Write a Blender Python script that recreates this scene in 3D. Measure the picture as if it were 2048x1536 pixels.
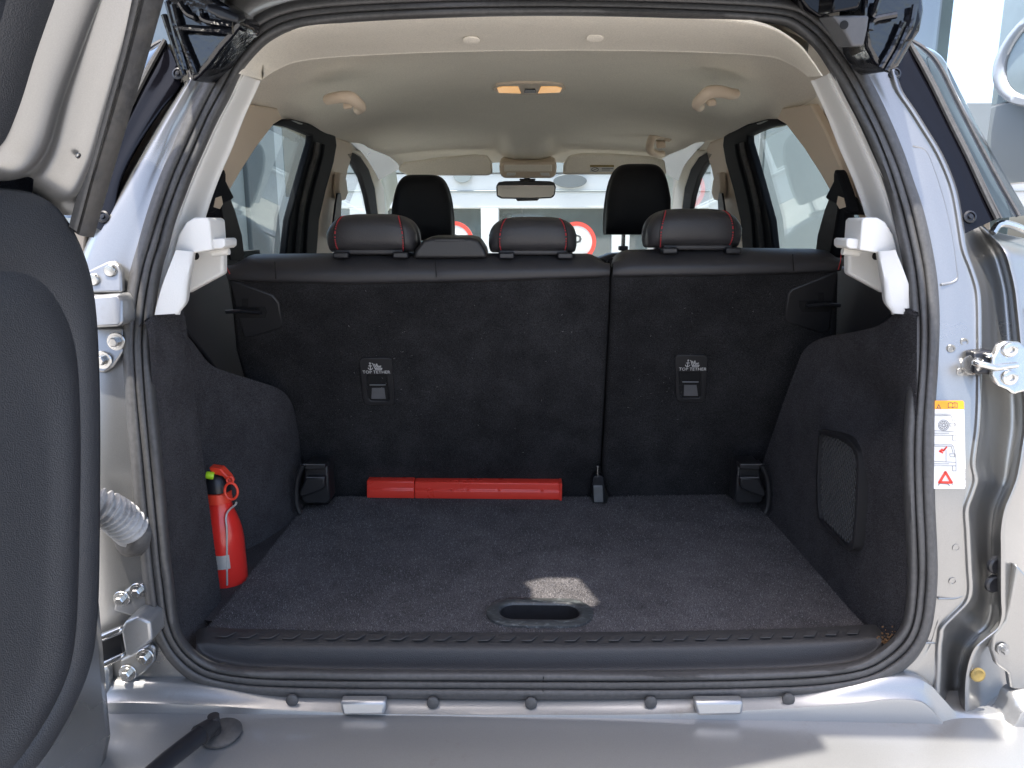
import bpy, bmesh, math, random
import numpy as np
from mathutils import Vector, Matrix, noise as mnoise
random.seed(7)
R = math.radians
sc = bpy.context.scene
for o in list(bpy.data.objects): bpy.data.objects.remove(o)

# ------------------------------------------------------------------ camera
F_PX, PITCH, YAW = 1500.0, R(11.9), R(1.12)      # photograph is 2048 x 1536
CAM = np.array([0.0, 0.0, 1.30])
cd = bpy.data.cameras.new('camera'); cam = bpy.data.objects.new('camera', cd)
sc.collection.objects.link(cam); sc.camera = cam
cam.location = CAM; cam.rotation_euler = (math.pi/2-PITCH, 0, YAW)
cd.sensor_width = 36; cd.lens = 36*F_PX/2048; cd.clip_start = .02; cd.clip_end = 2000

# ------------------------------------------------------------------ light
SUN_EL, SUN_AZ = R(77.8), R(236)      # azimuth of the sun seen from the car, 0 = ahead (+Y), clockwise
w = bpy.data.worlds.new('World'); sc.world = w; w.use_nodes = True
nt = w.node_tree; bg = nt.nodes['Background']
sky = nt.nodes.new('ShaderNodeTexSky'); sky.sky_type = 'NISHITA'; sky.sun_disc = False
sky.sun_elevation = SUN_EL; sky.sun_rotation = SUN_AZ; sky.dust_density = 3.5; sky.air_density = .85; sky.ozone_density = .6
nt.links.new(sky.outputs[0], bg.inputs[0]); bg.inputs[1].default_value = .14
sd = bpy.data.lights.new('sun', 'SUN'); sun = bpy.data.objects.new('sun', sd); sc.collection.objects.link(sun)
sd.energy = 2.7; sd.angle = R(.8); sd.color = (1, .94, .85)
SUND = Vector((math.sin(SUN_AZ)*math.cos(SUN_EL), math.cos(SUN_AZ)*math.cos(SUN_EL), math.sin(SUN_EL)))
sun.rotation_euler = SUND.to_track_quat('Z', 'Y').to_euler(); sun.location = (0, 0, 12)
vs = sc.view_settings; vs.view_transform = 'Standard'; vs.look = 'None'; vs.gamma = 1; vs.exposure = 2.05
sc.cycles.max_bounces = 7; sc.cycles.transparent_max_bounces = 12; sc.cycles.diffuse_bounces = 4; sc.cycles.glossy_bounces = 4
sc.cycles.use_denoising = True; sc.cycles.caustics_reflective = False; sc.cycles.caustics_refractive = False

# ------------------------------------------------------------------ view rays: pixel of the photo -> point at a known depth
_F = np.array([-math.sin(YAW)*math.cos(PITCH), math.cos(YAW)*math.cos(PITCH), -math.sin(PITCH)])
_R = np.array([math.cos(YAW), math.sin(YAW), 0]); _U = np.cross(_R, _F)
def ray(px, py): return _F + _R*((px-1024)/F_PX) + _U*((768-py)/F_PX)
def onY(px, py, Y): d = ray(px, py); return CAM + d*(Y/d[1])
def onZ(px, py, Z): d = ray(px, py); return CAM + d*((Z-CAM[2])/d[2])
def onX(px, py, X): d = ray(px, py); return CAM + d*(X/d[0])
def onP(px, py, p0, n):
    d = ray(px, py); p0 = np.array(p0, float); n = np.array(n, float)
    return CAM + d*(np.dot(p0-CAM, n)/np.dot(d, n))
def gY(z):                                   # side profile of the rear end: upright below, leaning forward above
    s = z-1.0
    return .93 + .35*(.5*(s+math.sqrt(s*s+.012)))
def onG(px, py, off=0.0):                    # off > 0 stands proud towards the rear
    d = ray(px, py); d = d/d[1]; Y = 1.0
    for _ in range(40): Y = .5*Y + .5*(gY(CAM[2]+d[2]*Y)-off)
    return CAM + d*Y
def depth(p): return float(np.dot(np.array(p)-CAM, _F))

# ------------------------------------------------------------------ materials
MATS = {}
def material(name, col, rough=.5, metal=0, spec=.5, coat=0, noise=None, bump=None, bump2=None, specks=None, rvar=None, emit=None, sheen=0, scuff=None, stretch=None):
    m = bpy.data.materials.new(name); m.use_nodes = True; t = m.node_tree; b = t.nodes['Principled BSDF']
    b.inputs['Roughness'].default_value = rough; b.inputs['Metallic'].default_value = metal
    b.inputs['Specular IOR Level'].default_value = spec; b.inputs['Coat Weight'].default_value = coat; b.inputs['Coat Roughness'].default_value = .04
    b.inputs['Sheen Weight'].default_value = sheen
    L = t.links.new; N = t.nodes.new
    tc = N('ShaderNodeTexCoord'); co = tc.outputs['Object']
    if stretch:
        mp = N('ShaderNodeMapping'); mp.inputs['Scale'].default_value = stretch; L(co, mp.inputs[0]); co = mp.outputs[0]
    c = N('ShaderNodeRGB'); c.outputs[0].default_value = (*col, 1); cur = c.outputs[0]
    def ntex(scale, detail=4, rough_=.6):
        n = N('ShaderNodeTexNoise'); n.inputs['Scale'].default_value = scale; n.inputs['Detail'].default_value = detail
        n.inputs['Roughness'].default_value = rough_; L(co, n.inputs['Vector']); return n.outputs['Fac']
    def mix(fac, a, bcol, mode='MIX'):
        x = N('ShaderNodeMix'); x.data_type = 'RGBA'; x.blend_type = mode; L(fac, x.inputs['Factor']); L(a, x.inputs['A'])
        if isinstance(bcol, tuple): x.inputs['B'].default_value = (*bcol, 1)
        else: L(bcol, x.inputs['B'])
        return x.outputs['Result']
    def ramp(fac, lo, hi, v0=0., v1=1.):
        r = N('ShaderNodeMapRange'); r.inputs[1].default_value = lo; r.inputs[2].default_value = hi
        r.inputs[3].default_value = v0; r.inputs[4].default_value = v1; L(fac, r.inputs[0]); return r.outputs[0]
    for nz in (noise or []):                           # (scale, darker/lighter factor)
        sc_, amt = nz
        f = ramp(ntex(sc_), .3, .7)
        hi = tuple(min(1, v*(1+amt)) for v in col); lo = tuple(v*(1-amt) for v in col)
        a = N('ShaderNodeMix'); a.data_type = 'RGBA'; a.inputs['A'].default_value = (*[x/max(v,1e-4) for x, v in zip(lo, col)], 1)
        a.inputs['B'].default_value = (*[x/max(v,1e-4) for x, v in zip(hi, col)], 1); L(f, a.inputs['Factor'])
        x = N('ShaderNodeMix'); x.data_type = 'RGBA'; x.blend_type = 'MULTIPLY'; x.inputs['Factor'].default_value = 1; x.clamp_result = False
        L(cur, x.inputs['A']); L(a.outputs['Result'], x.inputs['B']); cur = x.outputs['Result']
    for sp in (specks or []):                          # (scale, radius, density, colour): stray lint
        v = N('ShaderNodeTexVoronoi'); v.inputs['Scale'].default_value = sp[0]; L(co, v.inputs['Vector'])
        d1 = N('ShaderNodeMath'); d1.operation = 'LESS_THAN'; d1.inputs[1].default_value = sp[1]; L(v.outputs['Distance'], d1.inputs[0])
        sx = N('ShaderNodeSeparateXYZ'); L(v.outputs['Color'], sx.inputs[0])
        d2 = N('ShaderNodeMath'); d2.operation = 'LESS_THAN'; d2.inputs[1].default_value = sp[2]; L(sx.outputs[0], d2.inputs[0])
        d3 = N('ShaderNodeMath'); d3.operation = 'MULTIPLY'; L(d1.outputs[0], d3.inputs[0]); L(d2.outputs[0], d3.inputs[1])
        cur = mix(d3.outputs[0], cur, sp[3])
    if scuff:                                          # (scale, threshold, colour): wear and dust with its own shape
        cur = mix(ramp(ntex(scuff[0], 6, .7), scuff[1], scuff[1]+.12, 0, scuff[3] if len(scuff) > 3 else .7), cur, scuff[2])
    L(cur, b.inputs['Base Color'])
    if rvar: L(ramp(ntex(rvar[0]), .3, .7, rough-rvar[1], rough+rvar[1]), b.inputs['Roughness'])
    nrm = None
    for bp in (bump, bump2):
        if not bp: continue
        kind, s, dist, strg = bp
        if kind == 'noise': h = ntex(s, 3)
        else:
            v = N('ShaderNodeTexVoronoi'); v.inputs['Scale'].default_value = s; L(co, v.inputs['Vector']); h = v.outputs['Distance']
            if kind == 'pebble': v.feature = 'SMOOTH_F1'
        bn = N('ShaderNodeBump'); bn.inputs['Strength'].default_value = strg; bn.inputs['Distance'].default_value = dist; L(h, bn.inputs['Height'])
        if nrm: L(nrm, bn.inputs['Normal'])
        nrm = bn.outputs['Normal']
    if nrm: L(nrm, b.inputs['Normal'])
    if emit: b.inputs['Emission Color'].default_value = (*emit[0], 1); b.inputs['Emission Strength'].default_value = emit[1]
    MATS[name] = m; return m
def glass(name, tint, refl=.08, rough=.0):
    m = bpy.data.materials.new(name); m.use_nodes = True; t = m.node_tree; t.nodes.clear(); N = t.nodes.new; L = t.links.new
    o = N('ShaderNodeOutputMaterial'); tr = N('ShaderNodeBsdfTransparent'); tr.inputs[0].default_value = (*tint, 1)
    g = N('ShaderNodeBsdfGlossy'); g.inputs['Roughness'].default_value = rough; g.inputs[0].default_value = (.9, .95, 1, 1)
    fr = N('ShaderNodeLayerWeight'); fr.inputs[0].default_value = .5
    pw = N('ShaderNodeMath'); pw.operation = 'POWER'; pw.inputs[1].default_value = 5; L(fr.outputs['Facing'], pw.inputs[0])
    ad = N('ShaderNodeMath'); ad.operation = 'MULTIPLY_ADD'; ad.inputs[1].default_value = .8; ad.inputs[2].default_value = refl; L(pw.outputs[0], ad.inputs[0]); ad.use_clamp = True
    mx = N('ShaderNodeMixShader'); L(ad.outputs[0], mx.inputs[0]); L(tr.outputs[0], mx.inputs[1]); L(g.outputs[0], mx.inputs[2]); L(mx.outputs[0], o.inputs[0])
    MATS[name] = m; return m
lint = (.30, .29, .28)
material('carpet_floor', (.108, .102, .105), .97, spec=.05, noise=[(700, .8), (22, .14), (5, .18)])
material('carpet_side', (.060, .058, .062), .97, spec=.05, noise=[(700, .8), (20, .12), (5, .12)])  # same carpet as the floor, shade on the sides put into the colour
material('carpet_seat', (.028, .0275, .029), .97, spec=.05, noise=[(700, .8), (14, .2), (3.5, .25)])  # floor carpet again, darkened for the shaded upright seat back
material('leather', (.036, .035, .038), .42, spec=.45, noise=[(5, .06)], bump=('pebble', 520, .0012, .35), rvar=(9, .05))
material('front_fabric', (.012, .012, .014), .5, spec=.2, bump=('noise', 300, .002, .3))
material('stitch_red', (.52, .04, .05), .6)
material('plastic_grain', (.046, .045, .046), .58, spec=.5, noise=[(3, .07)], bump=('pebble', 850, .0010, .5), rvar=(6, .05), scuff=(7, .66, (.09, .088, .085), .25))
material('plastic_door', (.027, .029, .034), .50, spec=.55, noise=[(2.5, .08)], bump=('pebble', 800, .0010, .55), rvar=(5, .05))
material('plastic_black', (.020, .020, .022), .4, spec=.5, noise=[(12, .1)], bump=('pebble', 700, .0008, .3))
material('plastic_side', (.020, .020, .024), .55, spec=.4, bump=('pebble', 600, .001, .4))
material('handle_ring', (.050, .054, .056), .42, noise=[(60, .35)], scuff=(85, .54, (.20, .22, .22), .7), stretch=(1, 2.2, 1))
material('void_black', (.004, .004, .005), .8)
material('rubber', (.074, .073, .073), .5, spec=.4, noise=[(9, .12), (160, .18)], bump=('noise', 220, .0008, .35), scuff=(14, .58, (.080, .079, .076), .3))
material('rubber_dusty', (.050, .049, .050), .62, noise=[(120, .3)], bump=('noise', 200, .001, .3), scuff=(16, .50, (.11, .10, .085), .4))
material('paint_silver', (.315, .315, .31), .30, metal=.78, coat=.25, noise=[(900, .06)], rvar=(3, .04), bump=('noise', 4, .004, .10), scuff=(5, .66, (.40, .35, .28), .25))
material('paint_bumper', (.36, .364, .366), .33, metal=.65, coat=.30, noise=[(900, .06)], rvar=(3, .05), bump=('noise', 2.5, .004, .08), scuff=(9, .60, (.26, .22, .17), .4))
material('steel_dull', (.30, .305, .31), .38, metal=.8, noise=[(40, .12)], rvar=(20, .08))
material('steel_bright', (.55, .55, .54), .25, metal=.95, noise=[(60, .1)])
material('white_trim', (.77, .76, .73), .45, spec=.4, noise=[(4, .025)], bump=('pebble', 600, .0006, .25), scuff=(9, .70, (.45, .42, .37), .25))
material('beige_trim', (.68, .57, .45), .55, spec=.35, bump=('pebble', 500, .0008, .3), noise=[(3, .03)])
material('headliner', (.88, .83, .73), .92, spec=.1, noise=[(380, .10), (5, .03)], bump=('noise', 480, .0015, .35), scuff=(3, .72, (.42, .36, .29), .2))
material('gloss_black', (.004, .004, .006), .10, spec=.25, bump=('noise', 14, .003, .06), scuff=(26, .64, (.03, .03, .03), .3))
material('gloss_glass', (.010, .016, .026), .05, spec=.4)
material('matte_black', (.008, .009, .012), .7, spec=.12)
material('zinc', (.50, .50, .48), .4, metal=.3, noise=[(40, .12)])
material('carpet_fleck', (.30, .29, .30), .95, spec=.05)
material('carpet_fleck_dark', (.10, .098, .104), .95, spec=.05)  # darker fleck to go with the shade-darkened seat and side carpet
material('lint', (.22, .215, .21), .9)
material('mesh_plastic', (.060, .060, .062), .4)
material('gloss_wrapped', (.006, .007, .010), .09, spec=.6, coat=.3, bump=('noise', 30, .006, .35))
material('satin_black', (.013, .014, .018), .34, spec=.5, rvar=(8, .06))
material('grey_block', (.10, .10, .105), .55, noise=[(30, .1)], bump=('pebble', 500, .001, .3))
material('red_paint', (.72, .032, .024), .28, spec=.5, coat=.4, noise=[(7, .05)])
material('red_case', (.80, .055, .034), .30, spec=.5, noise=[(6, .05)], rvar=(12, .05))
material('red_lever', (.80, .06, .03), .35, spec=.5)
material('lime', (.45, .80, .03), .4)
material('white_ink', (.62, .62, .61), .6)
material('sticker_white', (.66, .66, .65), .4, noise=[(8, .02)])
material('sticker_orange', (.85, .33, .02), .4)
material('sticker_red', (.72, .05, .03), .4)
material('ink_dark', (.06, .06, .065), .6)
material('yellow_cap', (.28, .20, .06), .4, metal=.2, bump=('noise', 200, .002, .4), noise=[(50, .3)])
material('conduit', (.36, .36, .36), .5, noise=[(25, .15)], scuff=(30, .5, (.14, .13, .12), .6))
material('rust', (.30, .17, .08), .9, noise=[(60, .4)])
material('lamp_glow', (.9, .6, .25), .4, emit=((1, .50, .16), .14))
material('mirror', (.85, .86, .86), .02, metal=1)
material('wall_white', (.55, .57, .58), .6, noise=[(1.2, .03)])
material('wall_panel', (.22, .25, .26), .4, spec=.5, noise=[(.6, .06)])
material('wall_grey', (.10, .115, .125), .45, noise=[(1.1, .05)])
material('wall_beige', (.24, .225, .19), .6, noise=[(1.5, .04)])
material('frame_white', (.36, .38, .39), .4)
material('facade_pane', (.26, .33, .35), .12, spec=.4, noise=[(.35, .25), (.9, .12)])  # pale blue base colour stands in for sky reflected in the glass
material('dash', (.16, .155, .15), .6)
material('dark_pane', (.035, .055, .06), .04, spec=.8, coat=1, noise=[(.8, .5)])
material('emblem_rim', (.42, .45, .48), .2, metal=.3)
material('concrete', (.33, .32, .305), .85, noise=[(.8, .08), (25, .12)], bump=('noise', 60, .01, .3))
glass('glass_clear', (.95, .985, .97), .02)
glass('glass_tint', (.86, .91, .89), .02)
glass('glass_dark', (.05, .06, .07), .12)

# ------------------------------------------------------------------ mesh helpers
def add(name, verts, faces, mat, parent=None, smooth=40, bevel=0, seg=2, sub=0, label=None, solid=0):
    V = np.array([tuple(v) for v in verts], float); c = (V.min(0)+V.max(0))/2
    me = bpy.data.meshes.new(name); me.from_pydata((V-c).tolist(), [], [tuple(f) for f in faces]); me.validate()
    bm = bmesh.new(); bm.from_mesh(me); bmesh.ops.recalc_face_normals(bm, faces=bm.faces); bm.to_mesh(me); bm.free()
    if smooth:
        for p in me.polygons: p.use_smooth = True
        me.set_sharp_from_angle(angle=R(smooth))
    me.materials.append(MATS[mat])
    o = bpy.data.objects.new(name, me); sc.collection.objects.link(o); o.location = c
    if solid: s = o.modifiers.new('solid', 'SOLIDIFY'); s.thickness = solid; s.offset = 0
    if sub: s = o.modifiers.new('sub', 'SUBSURF'); s.levels = s.render_levels = sub
    if bevel:
        b = o.modifiers.new('bevel', 'BEVEL'); b.width = bevel; b.segments = seg; b.limit_method = 'ANGLE'; b.angle_limit = R(35)
    if parent: setp(o, parent)
    if label: o['label'] = label
    return o
def wloc(o):
    v = Vector(o.location)
    return v + (wloc(o.parent) if o.parent else Vector((0, 0, 0)))
def setp(o, parent):                                   # parents hold no rotation: child location becomes relative
    o.parent = parent; o.location = Vector(o.location) - wloc(parent)
def empty(name, loc, label=None, cat=None, group=None):
    o = bpy.data.objects.new(name, None); sc.collection.objects.link(o); o.location = loc; o.empty_display_size = .1
    if label: tag(o, label, cat, group)
    return o
def tag(o, label=None, cat=None, group=None, kind=None):
    for k, v in (('label', label), ('category', cat), ('group', group), ('kind', kind)):
        if v: o[k] = v
    return o
def grid(rows, closed_u=False, closed_v=False):
    n, m = len(rows), len(rows[0]); V = [p for r in rows for p in r]; Fc = []
    for i in range(n if closed_u else n-1):
        for j in range(m if closed_v else m-1):
            a = i*m+j; b = i*m+(j+1) % m; c = ((i+1) % n)*m+(j+1) % m; d = ((i+1) % n)*m+j
            Fc.append((a, b, c, d))
    return V, Fc
def catmull(P, n, closed=False):
    P = np.array([tuple(p) for p in P], float); k = len(P); out = []
    if closed: get = lambda i: P[i % k]; segs = k
    else: get = lambda i: P[i] if 0 <= i < k else (2*P[0]-P[1] if i < 0 else 2*P[-1]-P[-2]); segs = k-1
    T = np.linspace(0, segs, n, endpoint=not closed)
    for t in T:
        i = min(int(t), segs-1); u = t-i; p0, p1, p2, p3 = get(i-1), get(i), get(i+1), get(i+2)
        out.append(.5*(2*p1+(p2-p0)*u+(2*p0-5*p1+4*p2-p3)*u*u+(3*p1-p0-3*p2+p3)*u**3))
    return np.array(out)
def loft(rows, nu, nv, smooth_u=True, smooth_v=True):
    def rs(P, n, s):
        if s: return catmull(P, n)
        P = np.array([tuple(p) for p in P], float); t = np.linspace(0, len(P)-1, n); i = np.minimum(t.astype(int), len(P)-2); u = (t-i)[:, None]
        return P[i]*(1-u)+P[i+1]*u
    a = [rs(r, nv, smooth_v) for r in rows]; cols = [rs([a[i][j] for i in range(len(a))], nu, smooth_u) for j in range(nv)]
    return [[cols[j][i] for j in range(nv)] for i in range(nu)]
def sheet(name, rows, mat, parent, nu=None, nv=None, su=True, sv=True, thick=None, **k):
    if nu: rows = loft(rows, nu, nv, su, sv)
    V, Fc = grid(rows)
    if thick is not None:
        n, m = len(rows), len(rows[0]); N = len(V); t = np.array(thick)
        V = list(V)+[np.array(v)+t for v in V]; F2 = [tuple(N+i for i in reversed(f)) for f in Fc]
        B = [(0*m+j) for j in range(m)]+[i*m+m-1 for i in range(1, n)]+[(n-1)*m+j for j in range(m-2, -1, -1)]+[i*m for i in range(n-2, 0, -1)]
        S = [(B[i], B[(i+1) % len(B)], N+B[(i+1) % len(B)], N+B[i]) for i in range(len(B))]
        Fc = list(Fc)+F2+S
    return add(name, V, Fc, mat, parent, **k)
def prism(name, pts, ext, mat, parent=None, **k):
    pts = [np.array(p, float) for p in pts]; e = np.array(ext, float); n = len(pts)
    V = pts+[p+e for p in pts]
    Fc = [tuple(range(n)), tuple(range(2*n-1, n-1, -1))]+[(i, (i+1) % n, n+(i+1) % n, n+i) for i in range(n)]
    return add(name, V, Fc, mat, parent, **k)
def plate(name, outer, holes, ext, mat, parent=None, **k):   # flat plate with openings
    bm = bmesh.new(); loops = []
    for lp in [outer]+holes:
        vs_ = [bm.verts.new(tuple(p)) for p in lp]; loops.append(len(vs_))
        for i in range(len(vs_)): bm.edges.new((vs_[i], vs_[(i+1) % len(vs_)]))
    nrm = Vector((0, 0, 0)); O = [Vector(tuple(p)) for p in outer]
    for i in range(len(O)): nrm += O[i].cross(O[(i+1) % len(O)])
    bmesh.ops.triangle_fill(bm, use_beauty=True, use_dissolve=False, edges=bm.edges[:], normal=nrm.normalized())
    bm.verts.index_update()
    V = [np.array(v.co) for v in bm.verts]; T = [tuple(v.index for v in f.verts) for f in bm.faces]; bm.free()
    N = len(V); e = np.array(ext, float); Fc = T+[tuple(N+i for i in reversed(f)) for f in T]; s = 0
    for n in loops:
        Fc += [(s+i, s+(i+1) % n, N+s+(i+1) % n, N+s+i) for i in range(n)]; s += n
    return add(name, V+[v+e for v in V], Fc, mat, parent, **k)
def tube_geo(pts, r, n=8, closed=False, rfun=None, caps=True):
    P = [np.array(tuple(p), float) for p in pts]; k = len(P); V = []; Fc = []; up = None
    for i in range(k):
        a = P[(i-1) % k] if (closed or i > 0) else P[i]; b = P[(i+1) % k] if (closed or i < k-1) else P[i]
        t = b-a; t /= (np.linalg.norm(t)+1e-12)
        if up is None: up = np.array([0, 0, 1.]) if abs(t[2]) < .9 else np.array([1., 0, 0])
        s = np.cross(t, up); s /= (np.linalg.norm(s)+1e-12); up = np.cross(s, t)
        rr = rfun(i/(k-1)) if rfun else r
        for j in range(n):
            an = 2*math.pi*j/n; V.append(P[i]+rr*(math.cos(an)*s+math.sin(an)*up))
    for i in range(k if closed else k-1):
        for j in range(n):
            Fc.append((i*n+j, i*n+(j+1) % n, ((i+1) % k)*n+(j+1) % n, ((i+1) % k)*n+j))
    if caps and not closed: Fc += [tuple(range(n)), tuple((k-1)*n+j for j in range(n))]
    return V, Fc
def tube(name, pts, r, mat, parent=None, n=8, closed=False, rfun=None, **k):
    V, Fc = tube_geo(pts, r, n, closed, rfun); return add(name, V, Fc, mat, parent, **k)
def merge(parts):
    V = []; Fc = []
    for v, f in parts:
        o = len(V); V += list(v); Fc += [tuple(i+o for i in q) for q in f]
    return V, Fc
def box_geo(c, s, rot=None):
    c = np.array(c, float); M = np.array(rot) if rot is not None else np.eye(3)
    V = [c+M@(np.array([x, y, z])*np.array(s)/2) for x in (-1, 1) for y in (-1, 1) for z in (-1, 1)]
    return V, [(0, 1, 3, 2), (4, 6, 7, 5), (0, 4, 5, 1), (2, 3, 7, 6), (0, 2, 6, 4), (1, 5, 7, 3)]
def box(name, c, s, mat, parent=None, rot=None, bevel=.003, **k):
    V, Fc = box_geo(c, s, rot); return add(name, V, Fc, mat, parent, bevel=bevel, **k)
def rotm(ax, a): return np.array(Matrix.Rotation(a, 3, ax))
def frame_of(n):                                         # axes with z = n
    n = np.array(n, float); n /= np.linalg.norm(n); u = np.cross([0, 0, 1.], n)
    if np.linalg.norm(u) < .05: u = np.array([1., 0, 0])
    u /= np.linalg.norm(u); return u, np.cross(n, u), n
def lathe_geo(c, axis, prof, n=24):
    u, v, a = frame_of(axis); c = np.array(c, float); V = []; Fc = []
    for r, h in prof:
        for j in range(n):
            t = 2*math.pi*j/n; V.append(c+a*h+r*(math.cos(t)*u+math.sin(t)*v))
    for i in range(len(prof)-1):
        for j in range(n): Fc.append((i*n+j, i*n+(j+1) % n, (i+1)*n+(j+1) % n, (i+1)*n+j))
    Fc += [tuple(range(n)), tuple((len(prof)-1)*n+j for j in range(n))]
    return V, Fc
def lathe(name, c, axis, prof, mat, parent=None, n=24, **k):
    V, Fc = lathe_geo(c, axis, prof, n); return add(name, V, Fc, mat, parent, **k)
def bolt(c, axis, r, parent, mat='steel_bright', name='bolt'):
    a = lathe_geo(c, axis, [(r, 0), (r, .0015), (r*.93, .0025), (r*.68, .0025), (r*.66, .003)], 20)
    b = lathe_geo(np.array(c)+np.array(axis)/np.linalg.norm(axis)*.003, axis, [(r*.52, 0), (r*.52, .0055), (r*.42, .007)], 6)
    return add(name, *merge([a, b]), mat, parent, smooth=30)
def text_geo(body, size, origin, u, v, align='CENTER'):
    cu = bpy.data.curves.new('t', 'FONT'); cu.body = body; cu.size = size; cu.align_x = align; cu.resolution_u = 2
    ob = bpy.data.objects.new('t', cu); sc.collection.objects.link(ob); bpy.context.view_layer.update()
    me = ob.evaluated_get(bpy.context.evaluated_depsgraph_get()).to_mesh()
    V = [np.array(origin)+np.array(u)*p.co.x+np.array(v)*p.co.y for p in me.vertices]; Fc = [tuple(p.vertices) for p in me.polygons]
    bpy.data.objects.remove(ob); return V, Fc
def ink_geo(lines, o, u, v, wd, n):                      # printed lines: lists of (a, b) in sheet coordinates
    o, u, v, n = [np.array(x, float) for x in (o, u, v, n)]; parts = []
    for ln in lines:
        for (a0, b0), (a1, b1) in zip(ln[:-1], ln[1:]):
            d = np.array([a1-a0, b1-b0]); l = np.linalg.norm(d)
            if l < 1e-9: continue
            d /= l; q = np.array([-d[1], d[0]])*wd/2; e = d*wd*.4
            pts = [np.array([a0, b0])-e+q, np.array([a0, b0])-e-q, np.array([a1, b1])+e-q, np.array([a1, b1])+e+q]
            parts.append(([o+u*p[0]+v*p[1] for p in pts], [(0, 1, 2, 3)]))
    return merge(parts)
def circ(cx, cy, r, n=20, ry=None): return [(cx+r*math.cos(2*math.pi*i/n), cy+(ry or r)*math.sin(2*math.pi*i/n)) for i in range(n+1)]

# ================================================================== setting
g = add('ground', [(-60, -60, 0), (60, -60, 0), (60, 60, 0), (-60, 60, 0)], [(0, 1, 2, 3)], 'concrete', smooth=0); tag(g, kind='structure')

# ================================================================== the car
car = empty('car', (0, 2.2, 0), 'silver car seen from behind with its side-hinged tailgate swung open', 'car')

# ---- weatherstrip round the opening (traced outline, on the leaning rear plane)
OUT = [(1085, 1401), (860, 1400), (700, 1399), (600, 1397), (530, 1394), (473, 1388), (415, 1375), (376, 1358), (337, 1322), (307, 1272), (294, 1228), (284, 1150), (277, 1080), (270, 1020), (259, 900), (250, 790), (245, 690), (250, 600), (260, 544), (274, 495), (288, 446), (303, 398), (321, 349), (343, 298), (370, 236), (401, 176), (428, 128), (452, 90), (481, 55), (512, 31), (551, 12), (600, 0), (700, -9), (880, -16), (1070, -18), (1260, -15), (1430, -10), (1530, -5), (1589, 2), (1624, 16), (1659, 45), (1698, 88), (1718, 117), (1745, 166), (1775, 227), (1806, 300), (1828, 364), (1846, 418), (1862, 485), (1873, 548), (1878, 605), (1879, 660), (1876, 737), (1871, 815), (1869, 900), (1870, 1000), (1874, 1090), (1875, 1150), (1871, 1209), (1860, 1266), (1834, 1315), (1795, 1349), (1746, 1371), (1678, 1386), (1600, 1394), (1450, 1399), (1270, 1401)]
INN = [(1085, 1341), (860, 1340), (700, 1339), (600, 1338), (530, 1337), (454, 1331), (415, 1318), (385, 1295), (364, 1265), (354, 1228), (347, 1165), (340, 1110), (333, 1020), (322, 900), (312, 790), (306, 700), (308, 640), (313, 600), (325, 534), (337, 495), (350, 446), (368, 398), (387, 349), (409, 299), (434, 244), (460, 195), (483, 146), (512, 108), (548, 78), (600, 57), (700, 45), (880, 36), (1070, 32), (1260, 34), (1430, 40), (1550, 48), (1589, 63), (1628, 96), (1655, 135), (1687, 189), (1726, 264), (1742, 300), (1766, 364), (1782, 418), (1795, 476), (1807, 534), (1815, 600), (1819, 660), (1817, 737), (1811, 815), (1806, 900), (1808, 1000), (1813, 1090), (1815, 1150), (1809, 1226), (1795, 1263), (1766, 1292), (1725, 1317), (1678, 1328), (1600, 1335), (1450, 1339), (1270, 1341)]
NS = 340
oc = catmull(OUT, NS, True); ic_ = catmull(INN, 1200, True); CC = np.array([1068, 700.])
def ang(P): return np.arctan2(P[:, 1]-CC[1], P[:, 0]-CC[0])
ia = ang(ic_); order = np.argsort(ia); ia_s = ia[order]; ir = np.hypot(*(ic_-CC).T)[order]
oa = ang(oc); inr = np.interp(oa, ia_s, ir, period=2*math.pi)
inn = CC + np.stack([np.cos(oa), np.sin(oa)], 1)*inr[:, None]
def seal_part(name, prof, mat, parent, ph=0):
    rows = []
    for k in range(NS):
        a, b = oc[k], inn[k]; row = []
        wob = .0012*math.sin(k*.13+ph)+.0009*math.sin(k*.37+1.3*ph)
        for u, h in prof:
            p = a*(1-u)+b*u; row.append(onG(p[0], p[1], h+(wob if h > .001 else 0)))
        rows.append(row)
    V, Fc = grid(rows, closed_u=True); return add(name, V, Fc, mat, parent, smooth=75)
ws = seal_part('weatherstrip', [(-.02, -.010), (0, .002), (.04, .007), (.10, .0105), (.18, .012), (.27, .0115), (.335, .0095), (.365, .0062), (.375, .0045)], 'rubber', car, 1)
seal_part('sealing_rib', [(.365, .002), (.376, .0055), (.42, .0078), (.50, .0082), (.58, .0072), (.618, .004), (.63, -.001), (.634, -.006)], 'rubber', ws, 2.2)
seal_part('inner_lip', [(.625, -.006), (.638, .0015), (.68, .0040), (.78, .004), (.87, .001), (.94, -.005), (1.0, -.014), (1.015, -.04)], 'rubber', ws, 3.1)
p = [onG(1086+dx, y, h) for dx, y, h in ((0, 1399, .003), (1, 1392, .0125), (0, 1381, .0125), (-1, 1378, .004), (0, 1370, .0085), (0, 1364, .001), (1, 1355, .0045), (0, 1344, -.008))]
tube('joint_line', p, .0007, 'void_black', ws, n=5)

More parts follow.
